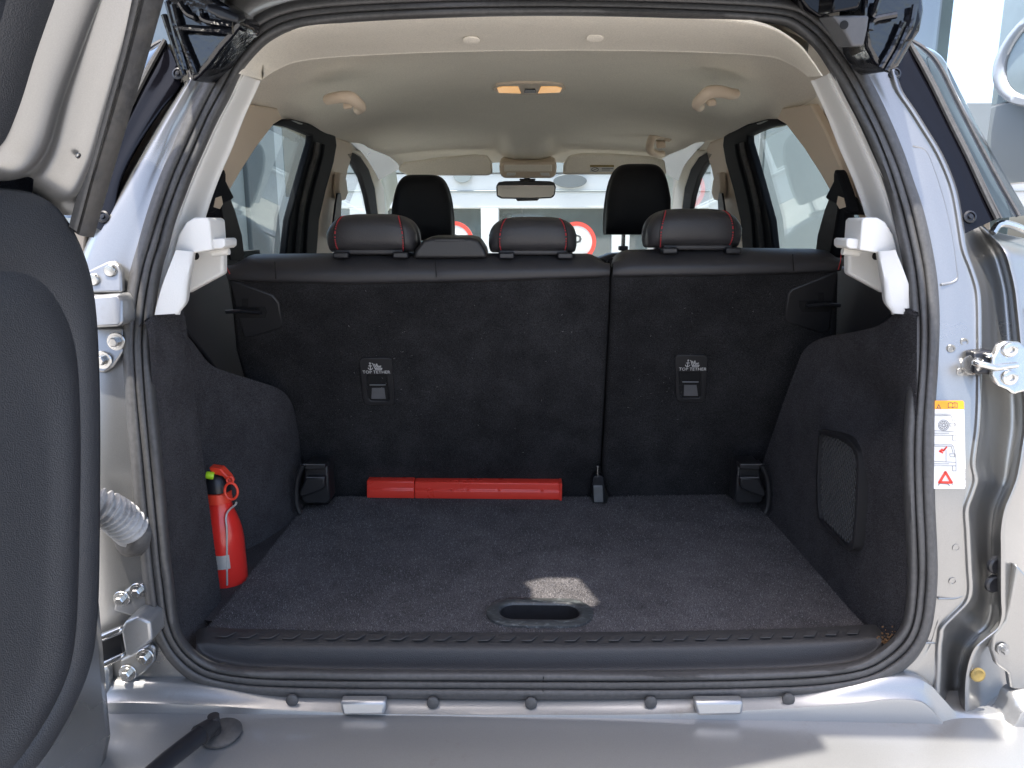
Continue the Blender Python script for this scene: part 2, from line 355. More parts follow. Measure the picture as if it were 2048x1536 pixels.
# ---- painted body round the opening
def outer_at(py, side):                                   # px of the outer seal edge on a given row
    xs = [x for (x, y), (x2, y2) in zip(oc, np.roll(oc, -1, 0)) if (y-py)*(y2-py) <= 0]
    return min(xs) if side < 0 else max(xs)
PF = [(40, 1760), (100, 1778), (171, 1792), (222, 1826), (297, 1873), (362, 1904), (424, 1917), (496, 1928), (554, 1950), (591, 1959), (690, 1960), (759, 1960), (844, 1958), (925, 1947), (962, 1953), (1020, 1934), (1182, 1942), (1206, 1934), (1256, 1886), (1293, 1880), (1351, 1878), (1378, 1876)]
PG = [(40, 1790), (100, 1800), (171, 1812), (222, 1846), (297, 1893), (362, 1924), (424, 1940), (496, 2000), (554, 2020), (591, 2026), (690, 2036), (759, 2040), (844, 2046), (925, 2034), (962, 2026), (1037, 1996), (1190, 1996), (1248, 1998), (1293, 1945), (1331, 1928), (1378, 1924)]
pf = lambda y: np.interp(y, *zip(*PF)); pg = lambda y: np.interp(y, *zip(*PG))
rows = []
for y in [110, 140, 180, 220, 260, 300, 340, 380, 420, 460, 500, 540, 580, 620, 660, 700, 740, 780, 820, 860, 900, 930, 960, 990, 1020, 1060, 1100, 1140, 1180, 1205, 1230, 1255, 1275, 1295, 1320, 1350, 1380, 1410, 1440, 1465]:
    o_ = outer_at(min(y, 1340), 1); f_ = max(pf(y), o_+12); g_ = max(pg(y), f_+22); r = []
    belt = min(1, max(0, (y-455)/40))
    if y > 1365: o_ = f_-14
    tail = ((g_+20, .0), (g_+60, -.03), (g_+130, -.12), (g_+150, -.35)) if belt > .5 else ((g_+5, -.04), (g_+6, -.06), (g_+7, -.08), (g_+8, -.10))
    for px, of in ((o_-24, -.004), (o_+4, -.003), (o_+(f_-o_)*.35, -.001), (o_+(f_-o_)*.7, .0), (f_-9, .001), (f_-3, .005), (f_+4, .004), (f_+12, -.010), (f_+(g_-f_)*.45, -.026*belt-.02), (f_+(g_-f_)*.8, -.030*belt-.02), (g_-6, -.012*belt-.02), (g_+4, .002-.024*(1-belt))) + tail:
        r.append(onG(px, y, of))
    rows.append(r)
body = sheet('aperture_panel', rows, 'paint_silver', car, nu=150, nv=48, smooth=60)
rows = []
PB = [(-40, 480), (30, 452), (60, 432), (120, 396), (174, 366), (230, 332), (300, 292), (380, 247), (458, 200), (520, 172), (600, 150), (1380, 150)]
for y in [-30, 10, 40, 70, 100, 140, 180, 220, 260, 300, 340, 380, 420, 460, 500, 560, 640, 720, 800, 880, 960, 1040, 1120, 1200, 1280, 1340, 1380, 1410]:
    o_ = outer_at(min(max(y, -10), 1340), -1); b_ = min(np.interp(y, *zip(*PB)), o_-14); r = []
    for px, of in ((o_+24, -.004), (o_-3, -.003), (o_+(b_-o_)*.35, .0), (o_+(b_-o_)*.7, .002), (b_+6, .001), (b_-2, -.006), (b_-10, -.03), (b_-14, -.10), (b_-20, -.3)):
        r.append(onG(px, y, of))
    rows.append(r)
sheet('hinge_panel', rows, 'paint_silver', body, nu=90, nv=30, smooth=60)
# lower aperture band under the seal
def seal_bottom(px): return max(np.interp(px, [q_[0] for q_ in oc[np.argsort(oc[:, 0])] if q_[1] > 1100], [q_[1] for q_ in oc[np.argsort(oc[:, 0])] if q_[1] > 1100]), 1340)
FPX = (240, 290, 330, 370, 410, 450, 520, 620, 800, 1057, 1300, 1500, 1650, 1720, 1760, 1800, 1840, 1880)
rows = [[onG(px, (seal_bottom(px)-16)*(1-t)+1420*t, of) for px in FPX] for t, of in ((0, -.006), (.35, -.003), (.8, .001), (1.0, .004))]
rows.append([onG(px, 1428, -.02) for px in FPX])
sheet('sill_flange', rows, 'paint_silver', body, nu=16, nv=40, smooth=60)
# small rubber plugs under the seal
for px, py in ((585, 1398), (866, 1403), (1062, 1404), (1301, 1402), (1576, 1396)):
    c = onY(px, py+1, .9165); lathe('plug', c, (0, -1, .05), [(.0085, 0), (.0085, .003), (.006, .0045), (.001, .005)], 'rubber', car, n=18)
for px, py in ((1902, 697), (1928, 684), (1920, 744), (1912, 1095), (1905, 1162)):
    c = onG(px, py, -.001); lathe('dimple', c, (0, -1, .05), [(.0055, 0), (.0052, .0016), (.0034, .0016), (.003, .0006)], 'paint_silver', body, n=16)
for px, py in ((1989, 1128), (1984, 1166)):
    c = onG(px, py, -.016); lathe('drain_plug', c, (.25, -1, 0), [(.0125, 0), (.0125, .004), (.010, .006), (.001, .0055)], 'satin_black', body, n=22)
c = onG(1955, 1349, .004); lathe('paint_cap', c, (0, -1, .1), [(.0098, 0), (.0098, .002), (.0075, .003), (.005, .002), (.001, .0024)], 'yellow_cap', car, n=22)

for pts in ([(1826, 292), (1850, 300), (1866, 332), (1888, 400), (1904, 470), (1914, 540), (1914, 558), (1902, 566), (1882, 569)], [(1876, 1197), (1910, 1196), (1932, 1188)], [(1846, 1286), (1862, 1285), (1880, 1287)]):
    tube('panel_crease', catmull([onG(px, py, -.0012) for px, py in pts], 40), .0016, 'paint_silver', body, n=8)
# ---- bumper
rows = []
for Y, z in ((.965, .648), (.94, .647), (.92, .646), (.89, .645), (.84, .642), (.79, .636), (.75, .626), (.73, .608), (.722, .58), (.72, .46), (.74, .32)):
    rows.append([(x, Y+.10*max(0, abs(x)-.55)**1.5+.02*(x/.8)**2, z-.01*(x/.8)**4) for x in np.linspace(-.86, .86, 9)])
bumper = sheet('bumper', rows, 'paint_bumper', car, nu=70, nv=50, smooth=60)
# raised ledge that runs along the back of the bumper and drops into the corner pocket
up = [(180, 1362), (250, 1366), (330, 1368), (420, 1376), (560, 1397), (800, 1404), (1057, 1406), (1300, 1404), (1560, 1396), (1700, 1374), (1770, 1357), (1830, 1358), (1862, 1372), (1890, 1402), (1922, 1428), (1996, 1432), (2012, 1420), (2026, 1392), (2060, 1382)]
lo = [(180, 1404), (250, 1400), (330, 1402), (420, 1406), (560, 1414), (800, 1423), (1057, 1424), (1300, 1423), (1560, 1412), (1700, 1402), (1770, 1394), (1830, 1396), (1858, 1412), (1884, 1442), (1916, 1464), (1998, 1466), (2024, 1446), (2042, 1418), (2070, 1410)]
A = catmull([(*p, 0) for p in up], 110)[:, :2]; B = catmull([(*p, 0) for p in lo], 110)[:, :2]
rows = []
for a, b in zip(A, B):
    top = onY(a[0], a[1], .922); bot = onY(b[0], b[1], .911); mid = (top+bot)/2
    rows.append([top+np.array([0, .022, .001]), top+np.array([0, .006, .0015]), top, mid, bot, bot+np.array([0, -.004, -.0015]), bot+np.array([0, -.005, -.006]), np.array([bot[0], bot[1]-.005, .628])])
sheet('bumper_ledge', rows, 'paint_bumper', bumper, smooth=50)
for x0, x1 in ((682, 768), (1392, 1484)):                 # two square bosses
    q = [onY(x0-4, 1403, .904), onY(x1+4, 1403, .904), onY(x1+1, 1431, .899), onY(x0+3, 1433, .899)]
    prism('boss', q, (0, .016, 0), 'paint_bumper', bumper, bevel=.004)
# corner plate with its screw, right
q = [onG(px, py, .006) for px, py in ((2080, 1180), (2034, 1130), (2020, 1210), (2012, 1240), (1988, 1270), (1984, 1300), (1994, 1330), (2018, 1348), (2022, 1378), (2080, 1384))]
cp = prism('corner_plate', q, (0, .012, 0), 'paint_silver', body, bevel=.003, smooth=30)
bolt(onG(2005, 1298, .008), (0, -1, .05), .0085, cp, 'steel_dull', 'screw')

# ---- boot sill trim
cols = [(392, 1271, 1284, 1291), (410, 1263, 1281, 1312), (450, 1264, 1284, 1328), (520, 1266, 1286, 1337), (700, 1269, 1288, 1342), (900, 1271, 1290, 1345), (1085, 1272, 1291, 1346), (1270, 1271, 1290, 1345), (1450, 1268, 1287, 1342), (1600, 1264, 1282, 1337), (1700, 1259, 1276, 1326), (1745, 1257, 1271, 1309), (1763, 1261, 1272, 1288)]
rows = []
for px, a, b, c in cols:
    e = onY(px, b, .992)
    rows.append([onY(px, a-8, 1.03), onY(px, a, 1.016), onY(px, (a+b)/2, 1.004), e, onY(px, b+.18*(c-b), .985), onY(px, b+.5*(c-b), .981), onY(px, b+.85*(c-b), .978), onY(px, c, .972), onY(px, c+9, .962)])
sill = sheet('sill_trim', rows, 'plastic_grain', car, nu=120, nv=30, smooth=70)
rg = None
for i in range(30):
    px = 432+i*43.5; yy = np.interp(px, [c[0] for c in cols], [c[2] for c in cols])
    a = onY(px, yy-7, .997)
    q = [a+np.array([0, 0, .0005]), a+np.array([.016, 0, .0005]), a+np.array([.026, .014, .0005]), a+np.array([.010, .014, .0005])]
    if rg is None: rg = prism('ridge', q, (0, 0, .0020), 'plastic_grain', sill, bevel=.0008, smooth=30); rb = a
    else:
        r2 = rg.copy(); sc.collection.objects.link(r2); r2.location = Vector(rg.location)+Vector((a-rb).tolist())
# crumbs of rust and dirt in the corner
dirt = []
for i in range(90):
    c = onY(1775+random.gauss(0, 9), 1280+random.gauss(0, 10), .985+random.uniform(-.004, .004)); s = random.uniform(.0006, .0018)
    dirt.append(box_geo(c, (s, s*1.6, s), rotm('Z', random.random()*3)))
o = add('dirt_crumbs', *merge(dirt), 'rust', sill, smooth=0); tag(o, kind='stuff')

# ---- load floor (lifts out: a thing of its own)
ZF = .70
fpx = [(408, 1262), (600, 1024), (612, 1012), (655, 1008), (672, 993), (1180, 993), (1186, 1007), (1213, 1007), (1217, 994), (1236, 992), (1450, 989), (1476, 1003), (1512, 1006), (1537, 1031), (1742, 1257), (1690, 1266), (1450, 1273), (1085, 1278), (700, 1275), (460, 1270)]
fp = [onZ(px, py, ZF) for px, py in fpx]
def stadium(cx, cy, hw, hh, n=10):
    r = hh; L_ = hw-hh
    return [(cx+L_+r*math.cos(t), cy+r*math.sin(t)) for t in np.linspace(-math.pi/2, math.pi/2, n)]+[(cx-L_+r*math.cos(t), cy+r*math.sin(t)) for t in np.linspace(math.pi/2, 1.5*math.pi, n)]
ha = onZ(972, 1228, ZF); hb = onZ(1187, 1228, ZF); hc = (ha+hb)/2; HW = (hb[0]-ha[0])/2
HH = (onZ(1079, 1200, ZF)[1]-onZ(1079, 1256, ZF)[1])/2; hc[1] = (onZ(1079, 1200, ZF)[1]+onZ(1079, 1256, ZF)[1])/2
h1 = [(x, y, ZF) for x, y in stadium(hc[0], hc[1], HW-.004, HH-.004)]
board = empty('load_floor', (0.01, 1.27, ZF-.02), 'charcoal carpeted load floor board with oval grip lying in the boot', 'floor board')
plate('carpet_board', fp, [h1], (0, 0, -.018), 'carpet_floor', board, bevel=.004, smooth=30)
so = stadium(hc[0], hc[1], HW, HH, 14); si = stadium(hc[0], hc[1]+.001, HW*.745, HH*.56, 14)
rows = []
for f, z in ((0, .000), (.02, .0035), (.12, .0048), (.75, .0048), (.9, .004), (1.0, .000)):
    rows.append([(so[i][0]*(1-f)+si[i][0]*f, so[i][1]*(1-f)+si[i][1]*f, ZF+z) for i in range(len(so))])
V, Fc = grid(rows, closed_v=True); grip = add('grip', V, Fc, 'handle_ring', board, smooth=50)
rows = [[(x, y, ZF+z) for x, y in si] for z in (.0005, -.015, -.034)]
V, Fc = grid(rows, closed_v=True); Fc.append(tuple(2*len(si)+j for j in range(len(si)))); add('grip_cup', V, Fc, 'plastic_black', grip, smooth=30)
# dark floor pan below the board, and the inner body tub
box('floor_pan', (0, 2.39, .62), (1.36, 2.70, .03), 'void_black', car, bevel=0)

# ---- boot side linings
def col_sheet(name, cols, mat, n_up=14, **k):             # cols: (x_bottom, y, z_bottom, x_top, z_top [, bow])
    rows = []
    for c in cols:
        xb, y, zb, xt, zt = c[:5]; bow = c[5] if len(c) > 5 else 0
        rows.append([(xb+(xt-xb)*t+bow*math.sin(math.pi*t), y, zb+(zt-zb)*t) for t in np.linspace(0, 1, 5)]+[(xt+(-.012 if xt < 0 else .012), y, zt+.004), (xt+(-1 if xt < 0 else 1)*(.004 if y < 1.06 else .012 if y < 1.15 else .10), y+.005, zt+.014)])
    return sheet(name, rows, mat, car, **k)
def zt(px, py, x): return onX(px, py, x)
cl = [(-.515, .972, .66, -.499, 1.165), (-.512, 1.0, .66, -.503, 1.17), (-.505, 1.06, .66, -.512, 1.172), (-.501, 1.122, .66, -.521, 1.172), (-.506, 1.132, .66, -.526, 1.172), (-.54, 1.140, .66, -.56, 1.170), (-.592, 1.160, .66, -.597, 1.160), (-.595, 1.22, .66, -.594, 1.14), (-.565, 1.275, .66, -.582, 1.10), (-.538, 1.315, .66, -.568, 1.05), (-.512, 1.37, .66, -.550, 1.022), (-.496, 1.43, .66, -.526, .995), (-.488, 1.49, .66, -.507, .968), (-.484, 1.53, .66, -.500, .940), (-.488, 1.555, .66, -.497, .90), (-.492, 1.575, .66, -.500, .82), (-.53, 1.60, .66, -.53, .78)]
lining_l = col_sheet('side_lining', cl, 'carpet_side', nu=90, nv=26, smooth=60)
cr = [(.548, .955, .66, .494, 1.185), (.536, .972, .66, .497, 1.185), (.527, 1.0, .66, .503, 1.185), (.522, 1.06, .66, .515, 1.172), (.518, 1.12, .66, .526, 1.15), (.516, 1.20, .66, .529, 1.130), (.515, 1.30, .66, .526, 1.108), (.514, 1.37, .66, .524, 1.086), (.513, 1.405, .66, .521, 1.062), (.512, 1.425, .66, .518, 1.025), (.511, 1.455, .66, .513, .965), (.510, 1.50, .66, .508, .875), (.509, 1.54, .66, .505, .80), (.512, 1.57, .66, .51, .74), (.55, 1.60, .66, .55, .72)]
rows = []
for i, c in enumerate(cr):
    xb, y, zb, xt, zt_ = c
    r = []
    for t in np.linspace(0, 1, 9):
        z = zb+(zt_-zb)*t; x = xb+(xt-xb)*t
        d = math.exp(-((y-1.18)/.15)**4)*(.036*math.exp(-((z-1.035)/.045)**2) - .015*math.exp(-((z-.968)/.03)**2))
        r.append((x+d, y, z))
    r += [(xt+(.002 if y < 1.10 else .008), y, zt_+.003), (xt+(.003 if y < 1.10 else .10), y+.005, zt_+.008)]; rows.append(r)
lining_r = sheet('side_lining', rows, 'carpet_side', car, nu=80, nv=40, smooth=60)
# flat flange strip between the seal and the right lining
# lower quarter trims (smooth black) behind the linings, up to the windows
for s, pts in ((-1, [(352, 632), (372, 584), (446, 545), (470, 560), (510, 760), (600, 1010), (450, 760)]), (1, [(1800, 612), (1772, 572), (1680, 532), (1660, 545), (1640, 690), (1520, 1000), (1690, 720)])):
    pl = ((s*.60, 1.35, 1.1), (1, -s*.22, -s*.05))
    pp = [onP(px, py, *pl) for px, py in pts]
    prism('quarter_trim', pp, (s*.02, .01, 0), 'plastic_side', car, bevel=.004, smooth=30)
    # outer dark backing so that no daylight leaks
    box('quarter_backing', (s*.70, 1.52, .93), (.03, .84, .62), 'void_black', car, bevel=0)
    add('pocket_floor', [(s*.47, 1.06, .694), (s*.66, 1.10, .694), (s*.66, 1.6, .694), (s*.47, 1.6, .694)], [(0, 1, 2, 3)], 'carpet_side', car, smooth=0)
# speaker grille, right lining
XS = .5085
gp = [(1641, 868), (1652, 861), (1690, 872), (1714, 893), (1722, 920), (1720, 1000), (1713, 1085), (1706, 1099), (1694, 1096), (1648, 1050), (1639, 1032), (1636, 960)]
ring = catmull([onX(px, py, XS) for px, py in gp], 60, True); cen = ring.mean(0)
inr_ = cen+(ring-cen)*.91
rows = [[p+np.array([d, 0, 0]) for p in ring] for d in (.012,)]+[[p+np.array([-.0030, 0, 0]) for p in ring], [cen+(p-cen)*.965+np.array([-.0048, 0, 0]) for p in ring], [p+np.array([-.0040, 0, 0]) for p in inr_], [p+np.array([.004, 0, 0]) for p in inr_]]
V, Fc = grid(rows, closed_v=True); spk = add('speaker_grille', V, Fc, 'plastic_black', lining_r, smooth=50)
prism('grille_back', [p+np.array([.0035, 0, 0]) for p in inr_], (.002, 0, 0), 'void_black', spk, smooth=0)
mesh_parts = []
ys = inr_[:, 1]; zs = inr_[:, 2]
def inside(y, z):
    c = False
    for i in range(len(ys)):
        j = i-1
        if (zs[i] > z) != (zs[j] > z) and y < (ys[j]-ys[i])*(z-zs[i])/(zs[j]-zs[i])+ys[i]: c = not c
    return c
def clip_line(p, d):
    run = []; out = []
    for t in np.linspace(-.2, .2, 400):
        q = p+d*t
        if inside(q[0], q[1]): run.append(q)
        elif run: out.append((run[0], run[-1])); run = []
    return out
for sgn in (1, -1):
    d = np.array([math.cos(R(48)), sgn*math.sin(R(48))]); n = np.array([-d[1], d[0]])
    for k in range(-24, 25):
        for a, b in clip_line(np.array([cen[1], cen[2]])+n*k*.0078, d):
            mesh_parts.append(tube_geo([(XS+.0015+.0006*sgn, *a), (XS+.0015+.0006*sgn, *b)], .0013, 4))
o = add('grille_mesh', *merge(mesh_parts), 'mesh_plastic', spk, smooth=0); tag(o, kind='stuff')

# ---- seat striker covers in the floor corners
for s in (-1, 1):
    f = (lambda x: x) if s < 0 else (lambda x: 2*1065-x)
    hk = prism('hook_bracket', [onY(f(px), py, 1.50) for px, py in ((612, 924), (655, 928), (660, 1000), (655, 1008), (612, 1008), (602, 1000))], (0, .05, 0), 'plastic_black', car, bevel=.004, smooth=30)
    prism('hook_shelf', [onY(f(px), py, 1.485) for px, py in ((612, 955), (650, 955), (648, 978), (630, 986), (600, 996), (598, 985))], (0, .03, 0), 'plastic_black', hk, bevel=.004, smooth=30)
    prism('hook_lip', [onY(f(px), py, 1.48) for px, py in ((604, 928), (650, 929), (650, 938), (612, 940))], (0, .03, 0), 'plastic_black', hk, bevel=.002, smooth=30)
    tube('hook_rib', catmull([onY(f(px), py, 1.475) for px, py in ((606, 930), (596, 952), (592, 980), (594, 1010), (600, 1026))], 14), .0055, 'plastic_black', hk)
    for y0, x0, x1 in ((929, 606, 649), (955, 612, 650)):
        tube('hook_edge', [onY(f(x0), y0, 1.4785), onY(f(x1), y0, 1.4785)], .0012, 'grey_block', hk, n=6)

# ================================================================== rear seat
SB, ST = np.array([0, 1.645, .655]), np.array([0, 1.470, 1.222])
SN = np.cross(ST-SB, [1, 0, 0]); SN /= np.linalg.norm(SN); SN = -SN if SN[1] > 0 else SN   # faces the boot
def seat(px, py, off=0): return onP(px, py, SB+SN*off, SN)
rs = empty('rear_seat', (0, 1.7, .6)); setp(rs, car)
secs = [([(457, 558), (700, 562), (1000, 556), (1221, 548), (1218, 640), (1208, 820), (1202, 930), (1188, 965), (1180, 1012), (560, 1020), (470, 700)], -1), ([(1223, 548), (1450, 545), (1679, 540), (1675, 680), (1560, 1020), (1222, 1012), (1206, 965), (1205, 930), (1211, 820), (1220, 640)], 1)]
backs = []
for pts, s in secs:
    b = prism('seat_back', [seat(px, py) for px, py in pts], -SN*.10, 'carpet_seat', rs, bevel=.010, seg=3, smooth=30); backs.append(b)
# leather roll on top of each section
for (xa, xb, dz, seams), b in zip((((455, 1219, 0, (872, 552))), ((1225, 1681, .008, (1585,)))), backs):
    rows = []
    for k, t in enumerate(np.linspace(0, 1, 60)):
        px = xa+(xb-xa)*t; e = min(t, 1-t)*60; rr = min(1, .45+.55*(min(e, 3)/3)**.5)
        ybot = np.interp(px, (455, 700, 1000, 1219, 1225, 1450, 1681), (560, 566, 560, 552, 552, 549, 542))
        ytop = np.interp(px, (455, 500, 700, 1000, 1190, 1219, 1225, 1260, 1500, 1640, 1681), (518, 510, 508, 508, 509, 516, 512, 501, 497, 499, 506))
        pinch = sum(.0025*math.exp(-((px-sx)/3.)**2) for sx in seams)
        pb = seat(px, ybot, .004); pt = onY(px, ytop, 1.50)
        c = np.array([0, 1., 0]); prof = []
        h = pt[2]-pb[2]
        for a_, hh in ((.012, -.05), (0, 0), (-.006, .22), (-.006, .45), (.002, .70), (.016, .90), (.036, 1.0), (.07, 1.0), (.11, .9), (.14, .6), (.15, 0), (.15, -.4)):
            y = pb[1]+.012*(hh-.2)+a_ + (0 if a_ > .03 else (1-rr)*.01)+pinch
            prof.append((pb[0]+(pt[0]-pb[0])*hh, y, pb[2]+h*hh*(rr if hh > .8 else 1)-pinch*.6))
        rows.append(prof)
    V, Fc = grid(loft(rows, 90, 36)); lt = add('seat_top', V, Fc, 'leather', b, smooth=70)
    for sx in seams:
        yb = np.interp(sx, (455, 1219, 1225, 1681), (560, 552, 552, 542))
        tube('seam', catmull([seat(sx+1, yb-2, .008), seat(sx, yb-18, .012), seat(sx-1, yb-36, .008)], 8)+np.array([0, -.004, 0]), .0009, 'void_black', lt, n=5)
# red edge stitching at both ends of the back
def dashes(path, r, step=2, duty=.62):
    P = [np.array(p) for p in path]; parts = []
    for i in range(0, len(P)-1, step):
        parts.append(tube_geo([P[i], P[i]+(P[i+1]-P[i])*duty*1.4], r, 5))
    return merge(parts)
add('stitching', *dashes(catmull([seat(452, 522, .012), seat(454, 535, .014), seat(460, 548, .012)], 16), .0008, 1), 'stitch_red', backs[0])
add('stitching', *dashes(catmull([seat(1682, 506, .012), seat(1681, 522, .014), seat(1676, 540, .012)], 16), .0008, 1), 'stitch_red', backs[1])

def headrest(name, x0, x1, y0, y1, Y, dp, mat, parent, taper=.10, ex=2.7, lean=.0, stitch=True, endpow=3.2):
    a = onY(x0, (y0+y1)/2, Y); b = onY(x1, (y0+y1)/2, Y); t = onY((x0+x1)/2, y0, Y); u = onY((x0+x1)/2, y1, Y)
    cx = (a[0]+b[0])/2; hw = (b[0]-a[0])/2; cz = (t[2]+u[2])/2; hh = (t[2]-u[2])/2
    NSX, NA = 40, 36
    def pt(s, an):
        sgn = 1 if s >= 0 else -1
        r = (1-abs(s)**endpow)**(1/2.4) if abs(s) < 1 else 0
        c, q = math.cos(an), math.sin(an)
        yy = math.copysign(abs(c)**(2/ex), c); zz = math.copysign(abs(q)**(2/ex), q)
        rz = r if zz > 0 else min(1, r*1.6); ry = .35+.65*r
        z = zz*hh*rz; x = cx+s*hw*(1-taper*(z/hh+1)*.5)*(1-.04*(yy < 0)*abs(zz))
        bulge = 1+.04*math.cos(zz*1.4)
        return np.array([x, Y+dp+yy*dp*ry*bulge+lean*z/hh, cz+z])
    rows = [[pt(s, 2*math.pi*j/NA) for j in range(NA)] for s in np.sin(np.linspace(-math.pi/2, math.pi/2, NSX))]
    V, Fc = grid(rows, closed_v=True); Fc += [tuple(range(NA)), tuple((NSX-1)*NA+j for j in range(NA))]
    o = add(name, V, Fc, mat, parent, smooth=60)
    if stitch:
        for s in (-.70, .70):
            P = [pt(s, an)+np.array([0, -.0006, .0004]) for an in np.linspace(math.pi*.56, math.pi*1.40, 52)]
            P = [p+np.array([math.copysign(.006, s)*math.sin(math.pi*i/51)-math.copysign(.003, s), 0, 0]) for i, p in enumerate(P)]
            add('stitching', *dashes(P, .0012, 2), 'stitch_red', o)
            tube('seam', [p+np.array([math.copysign(.0028, s), .0005, 0]) for p in P], .0006, 'void_black', o, n=5)
    return o
for x0, x1, y0, y1 in ((638, 836, 427, 506), (969, 1163, 433, 507), (1290, 1500, 416, 497)):
    h = headrest('headrest', x0, x1, y0, y1, 1.475, .055, 'leather', rs, taper=.14, ex=3.1, endpow=4.0)
    cx = (x0+x1)/2; w_ = x1-x0
    box('headrest_base', onY(cx, y1-3, 1.49)+np.array([0, .03, 0]), (.135, .06, .012), 'leather', h, bevel=.004)
    for k in (-.27, .33):
        box('post_collar', onY(cx+w_*k, y1+4, 1.485), (.030, .026, .012), 'satin_black', h, bevel=.003)
# belt outlet box between the seats
q = [onY(px, py, 1.475) for px, py in ((826, 517), (830, 500), (846, 480), (866, 475), (940, 475), (957, 480), (970, 500), (974, 516))]
bo = prism('belt_outlet', q, (0, .09, .004), 'plastic_black', rs, bevel=.006, seg=3, smooth=30)
prism('belt_slot', [onY(px, py, 1.4745) for px, py in ((866, 484), (868, 477), (928, 477), (936, 484))], (0, .03, .003), 'satin_black', bo, bevel=.002, smooth=30)
# top tether covers with print
for cx0, cy0, tilt in ((751, 716, 1), (1383, 710, -1)):
    def tp(dx, dy, off=0): return seat(cx0+dx, cy0+dy, off)
    sk = tilt*.10
    outl = [(-33, 8), (-30, 2), (-24, 0), (24, 0), (30, 2), (33, 8)]
    outl = [(x, y) for x, y in outl]+[(33+sk*72*.7, 80), (33+sk*80*.7, 90), (27+sk*88*.7, 94), (-16+sk*88*.4, 94), (-25+sk*86*.4, 90), (-28+sk*80*.4, 82)]
    hole = [(-22+sk*34, 34), (20+sk*34*.6, 34), (24+sk*70*.6, 82), (20+sk*74*.6, 86), (-14+sk*74*.5, 86), (-19+sk*70*.5, 80)]
    tc_ = plate('tether_cover', [tp(x, y, .004) for x, y in outl], [[tp(x, y, .004) for x, y in hole]], -SN*.006, 'plastic_black', rs, bevel=.0012, smooth=30)
    prism('tether_well', [tp(x, y, .0005) for x, y in hole], -SN*.001, 'void_black', tc_, smooth=0)
    tube('tether_bar', [tp(-15+sk*54*.6, 54, .003), tp(17+sk*54*.6, 54, .003)], .0014, 'steel_dull', tc_, n=6)
    prism('tether_tongue', [tp(x+sk*60*.6, y, o_) for x, y, o_ in ((-11, 60, .0015), (14, 60, .0015), (17, 82, .0035), (-12, 82, .0035))], -SN*.001, 'grey_block', tc_, bevel=.0006, smooth=30)
    o0 = tp(0, 31, .0050); u0 = tp(10, 31, .005)-tp(0, 31, .005); u0 = u0/np.linalg.norm(u0); v0 = (ST-SB)/np.linalg.norm(ST-SB)
    px2 = np.linalg.norm(tp(10, 31, .005)-tp(0, 31, .005))/10
    T = text_geo('TOP TETHER', 9.6*px2, o0+u0*2*px2, u0*1.0, v0)
    sq = lambda L_: [[(a*px2, b*px2) for a, b in l] for l in L_]
    anchor = [[(-9, 9), (-9, 22)], [(-12, 17), (-6, 17)], [(-13.5, 12.5), (-12, 10), (-9, 8.5), (-6, 10), (-4.5, 12.5)], circ(-9, 23, 1.1, 8)]
    chair = [[(-5, 23), (-3.5, 22), (1, 9), (13, 9), (14, 12)], [(1.5, 11.5), (13.5, 11.5)], [(-1, 21), (3, 13)], [(2.5, 19), (6, 14), (12, 14.5)], [(5, 18), (8, 16), (12.5, 17)], circ(4.2, 20.6, 1.0, 8)]
    I1 = ink_geo(sq(anchor+chair), o0, u0, v0, 1.25*px2, SN)
    add('print', *merge([T, I1]), 'white_ink', tc_, smooth=0)
# side latch plates
for s, outl, rod in ((-1, [(458, 560), (470, 562), (545, 590), (558, 606), (566, 650), (560, 658), (508, 674), (488, 676)], ((452, 624), (480, 622), (520, 626))), (1, [(1676, 543), (1664, 547), (1584, 578), (1576, 588), (1569, 636), (1573, 645), (1646, 668), (1660, 660)], ((1680, 611), (1650, 609), (1614, 613)))):
    lp = prism('latch_plate', [seat(px, py, .003) for px, py in outl], -SN*.008, 'plastic_black', rs, bevel=.003, smooth=30)
    cxs = 520 if s < 0 else 1612
    sl = [(cxs-s*0+dx, 622+dy-(12 if s > 0 else 0)) for dx, dy in ((-14 if s > 0 else -50, -8), (50 if s > 0 else 10, -8), (50 if s > 0 else 14, 2), (46 if s > 0 else 10, 14), (-8 if s > 0 else -46, 14), (-14 if s > 0 else -50, 4))]
    prism('latch_slot', [seat(px, py, .0045) for px, py in sl], -SN*.001, 'void_black', lp, bevel=.0004, smooth=0)
    prism('latch_notch', [seat(cxs+s*30+dx, 622-(12 if s > 0 else 0)+dy, .0046) for dx, dy in ((-6, -24), (6, -24), (6, -8), (-6, -8))], -SN*.001, 'void_black', lp, smooth=0)
    tube('striker', [seat(*rod[0], .016), seat(*rod[1], .016), seat(rod[2][0], rod[2][1]-2, .015), seat(rod[2][0], rod[2][1], .008)], .0042, 'satin_black', lp, n=10)
# centre latch between the two backs
lb = prism('centre_latch', [onY(px, py, 1.585) for px, py in ((1184, 972), (1186, 956), (1190, 951), (1203, 951), (1208, 957), (1211, 1006), (1186, 1006))], (0, .03, 0), 'satin_black', rs, bevel=.002, smooth=30)
prism('latch_face', [onY(px, py, 1.580) for px, py in ((1187, 972), (1205, 972), (1207, 1005), (1188, 1005))], (0, .006, 0), 'steel_dull', lb, bevel=.001, smooth=30)
prism('latch_tab', [onY(px, py, 1.585) for px, py in ((1194, 932), (1197, 932), (1197, 956), (1194, 956))], (0, .012, 0), 'steel_bright', lb, bevel=.0005, smooth=30)

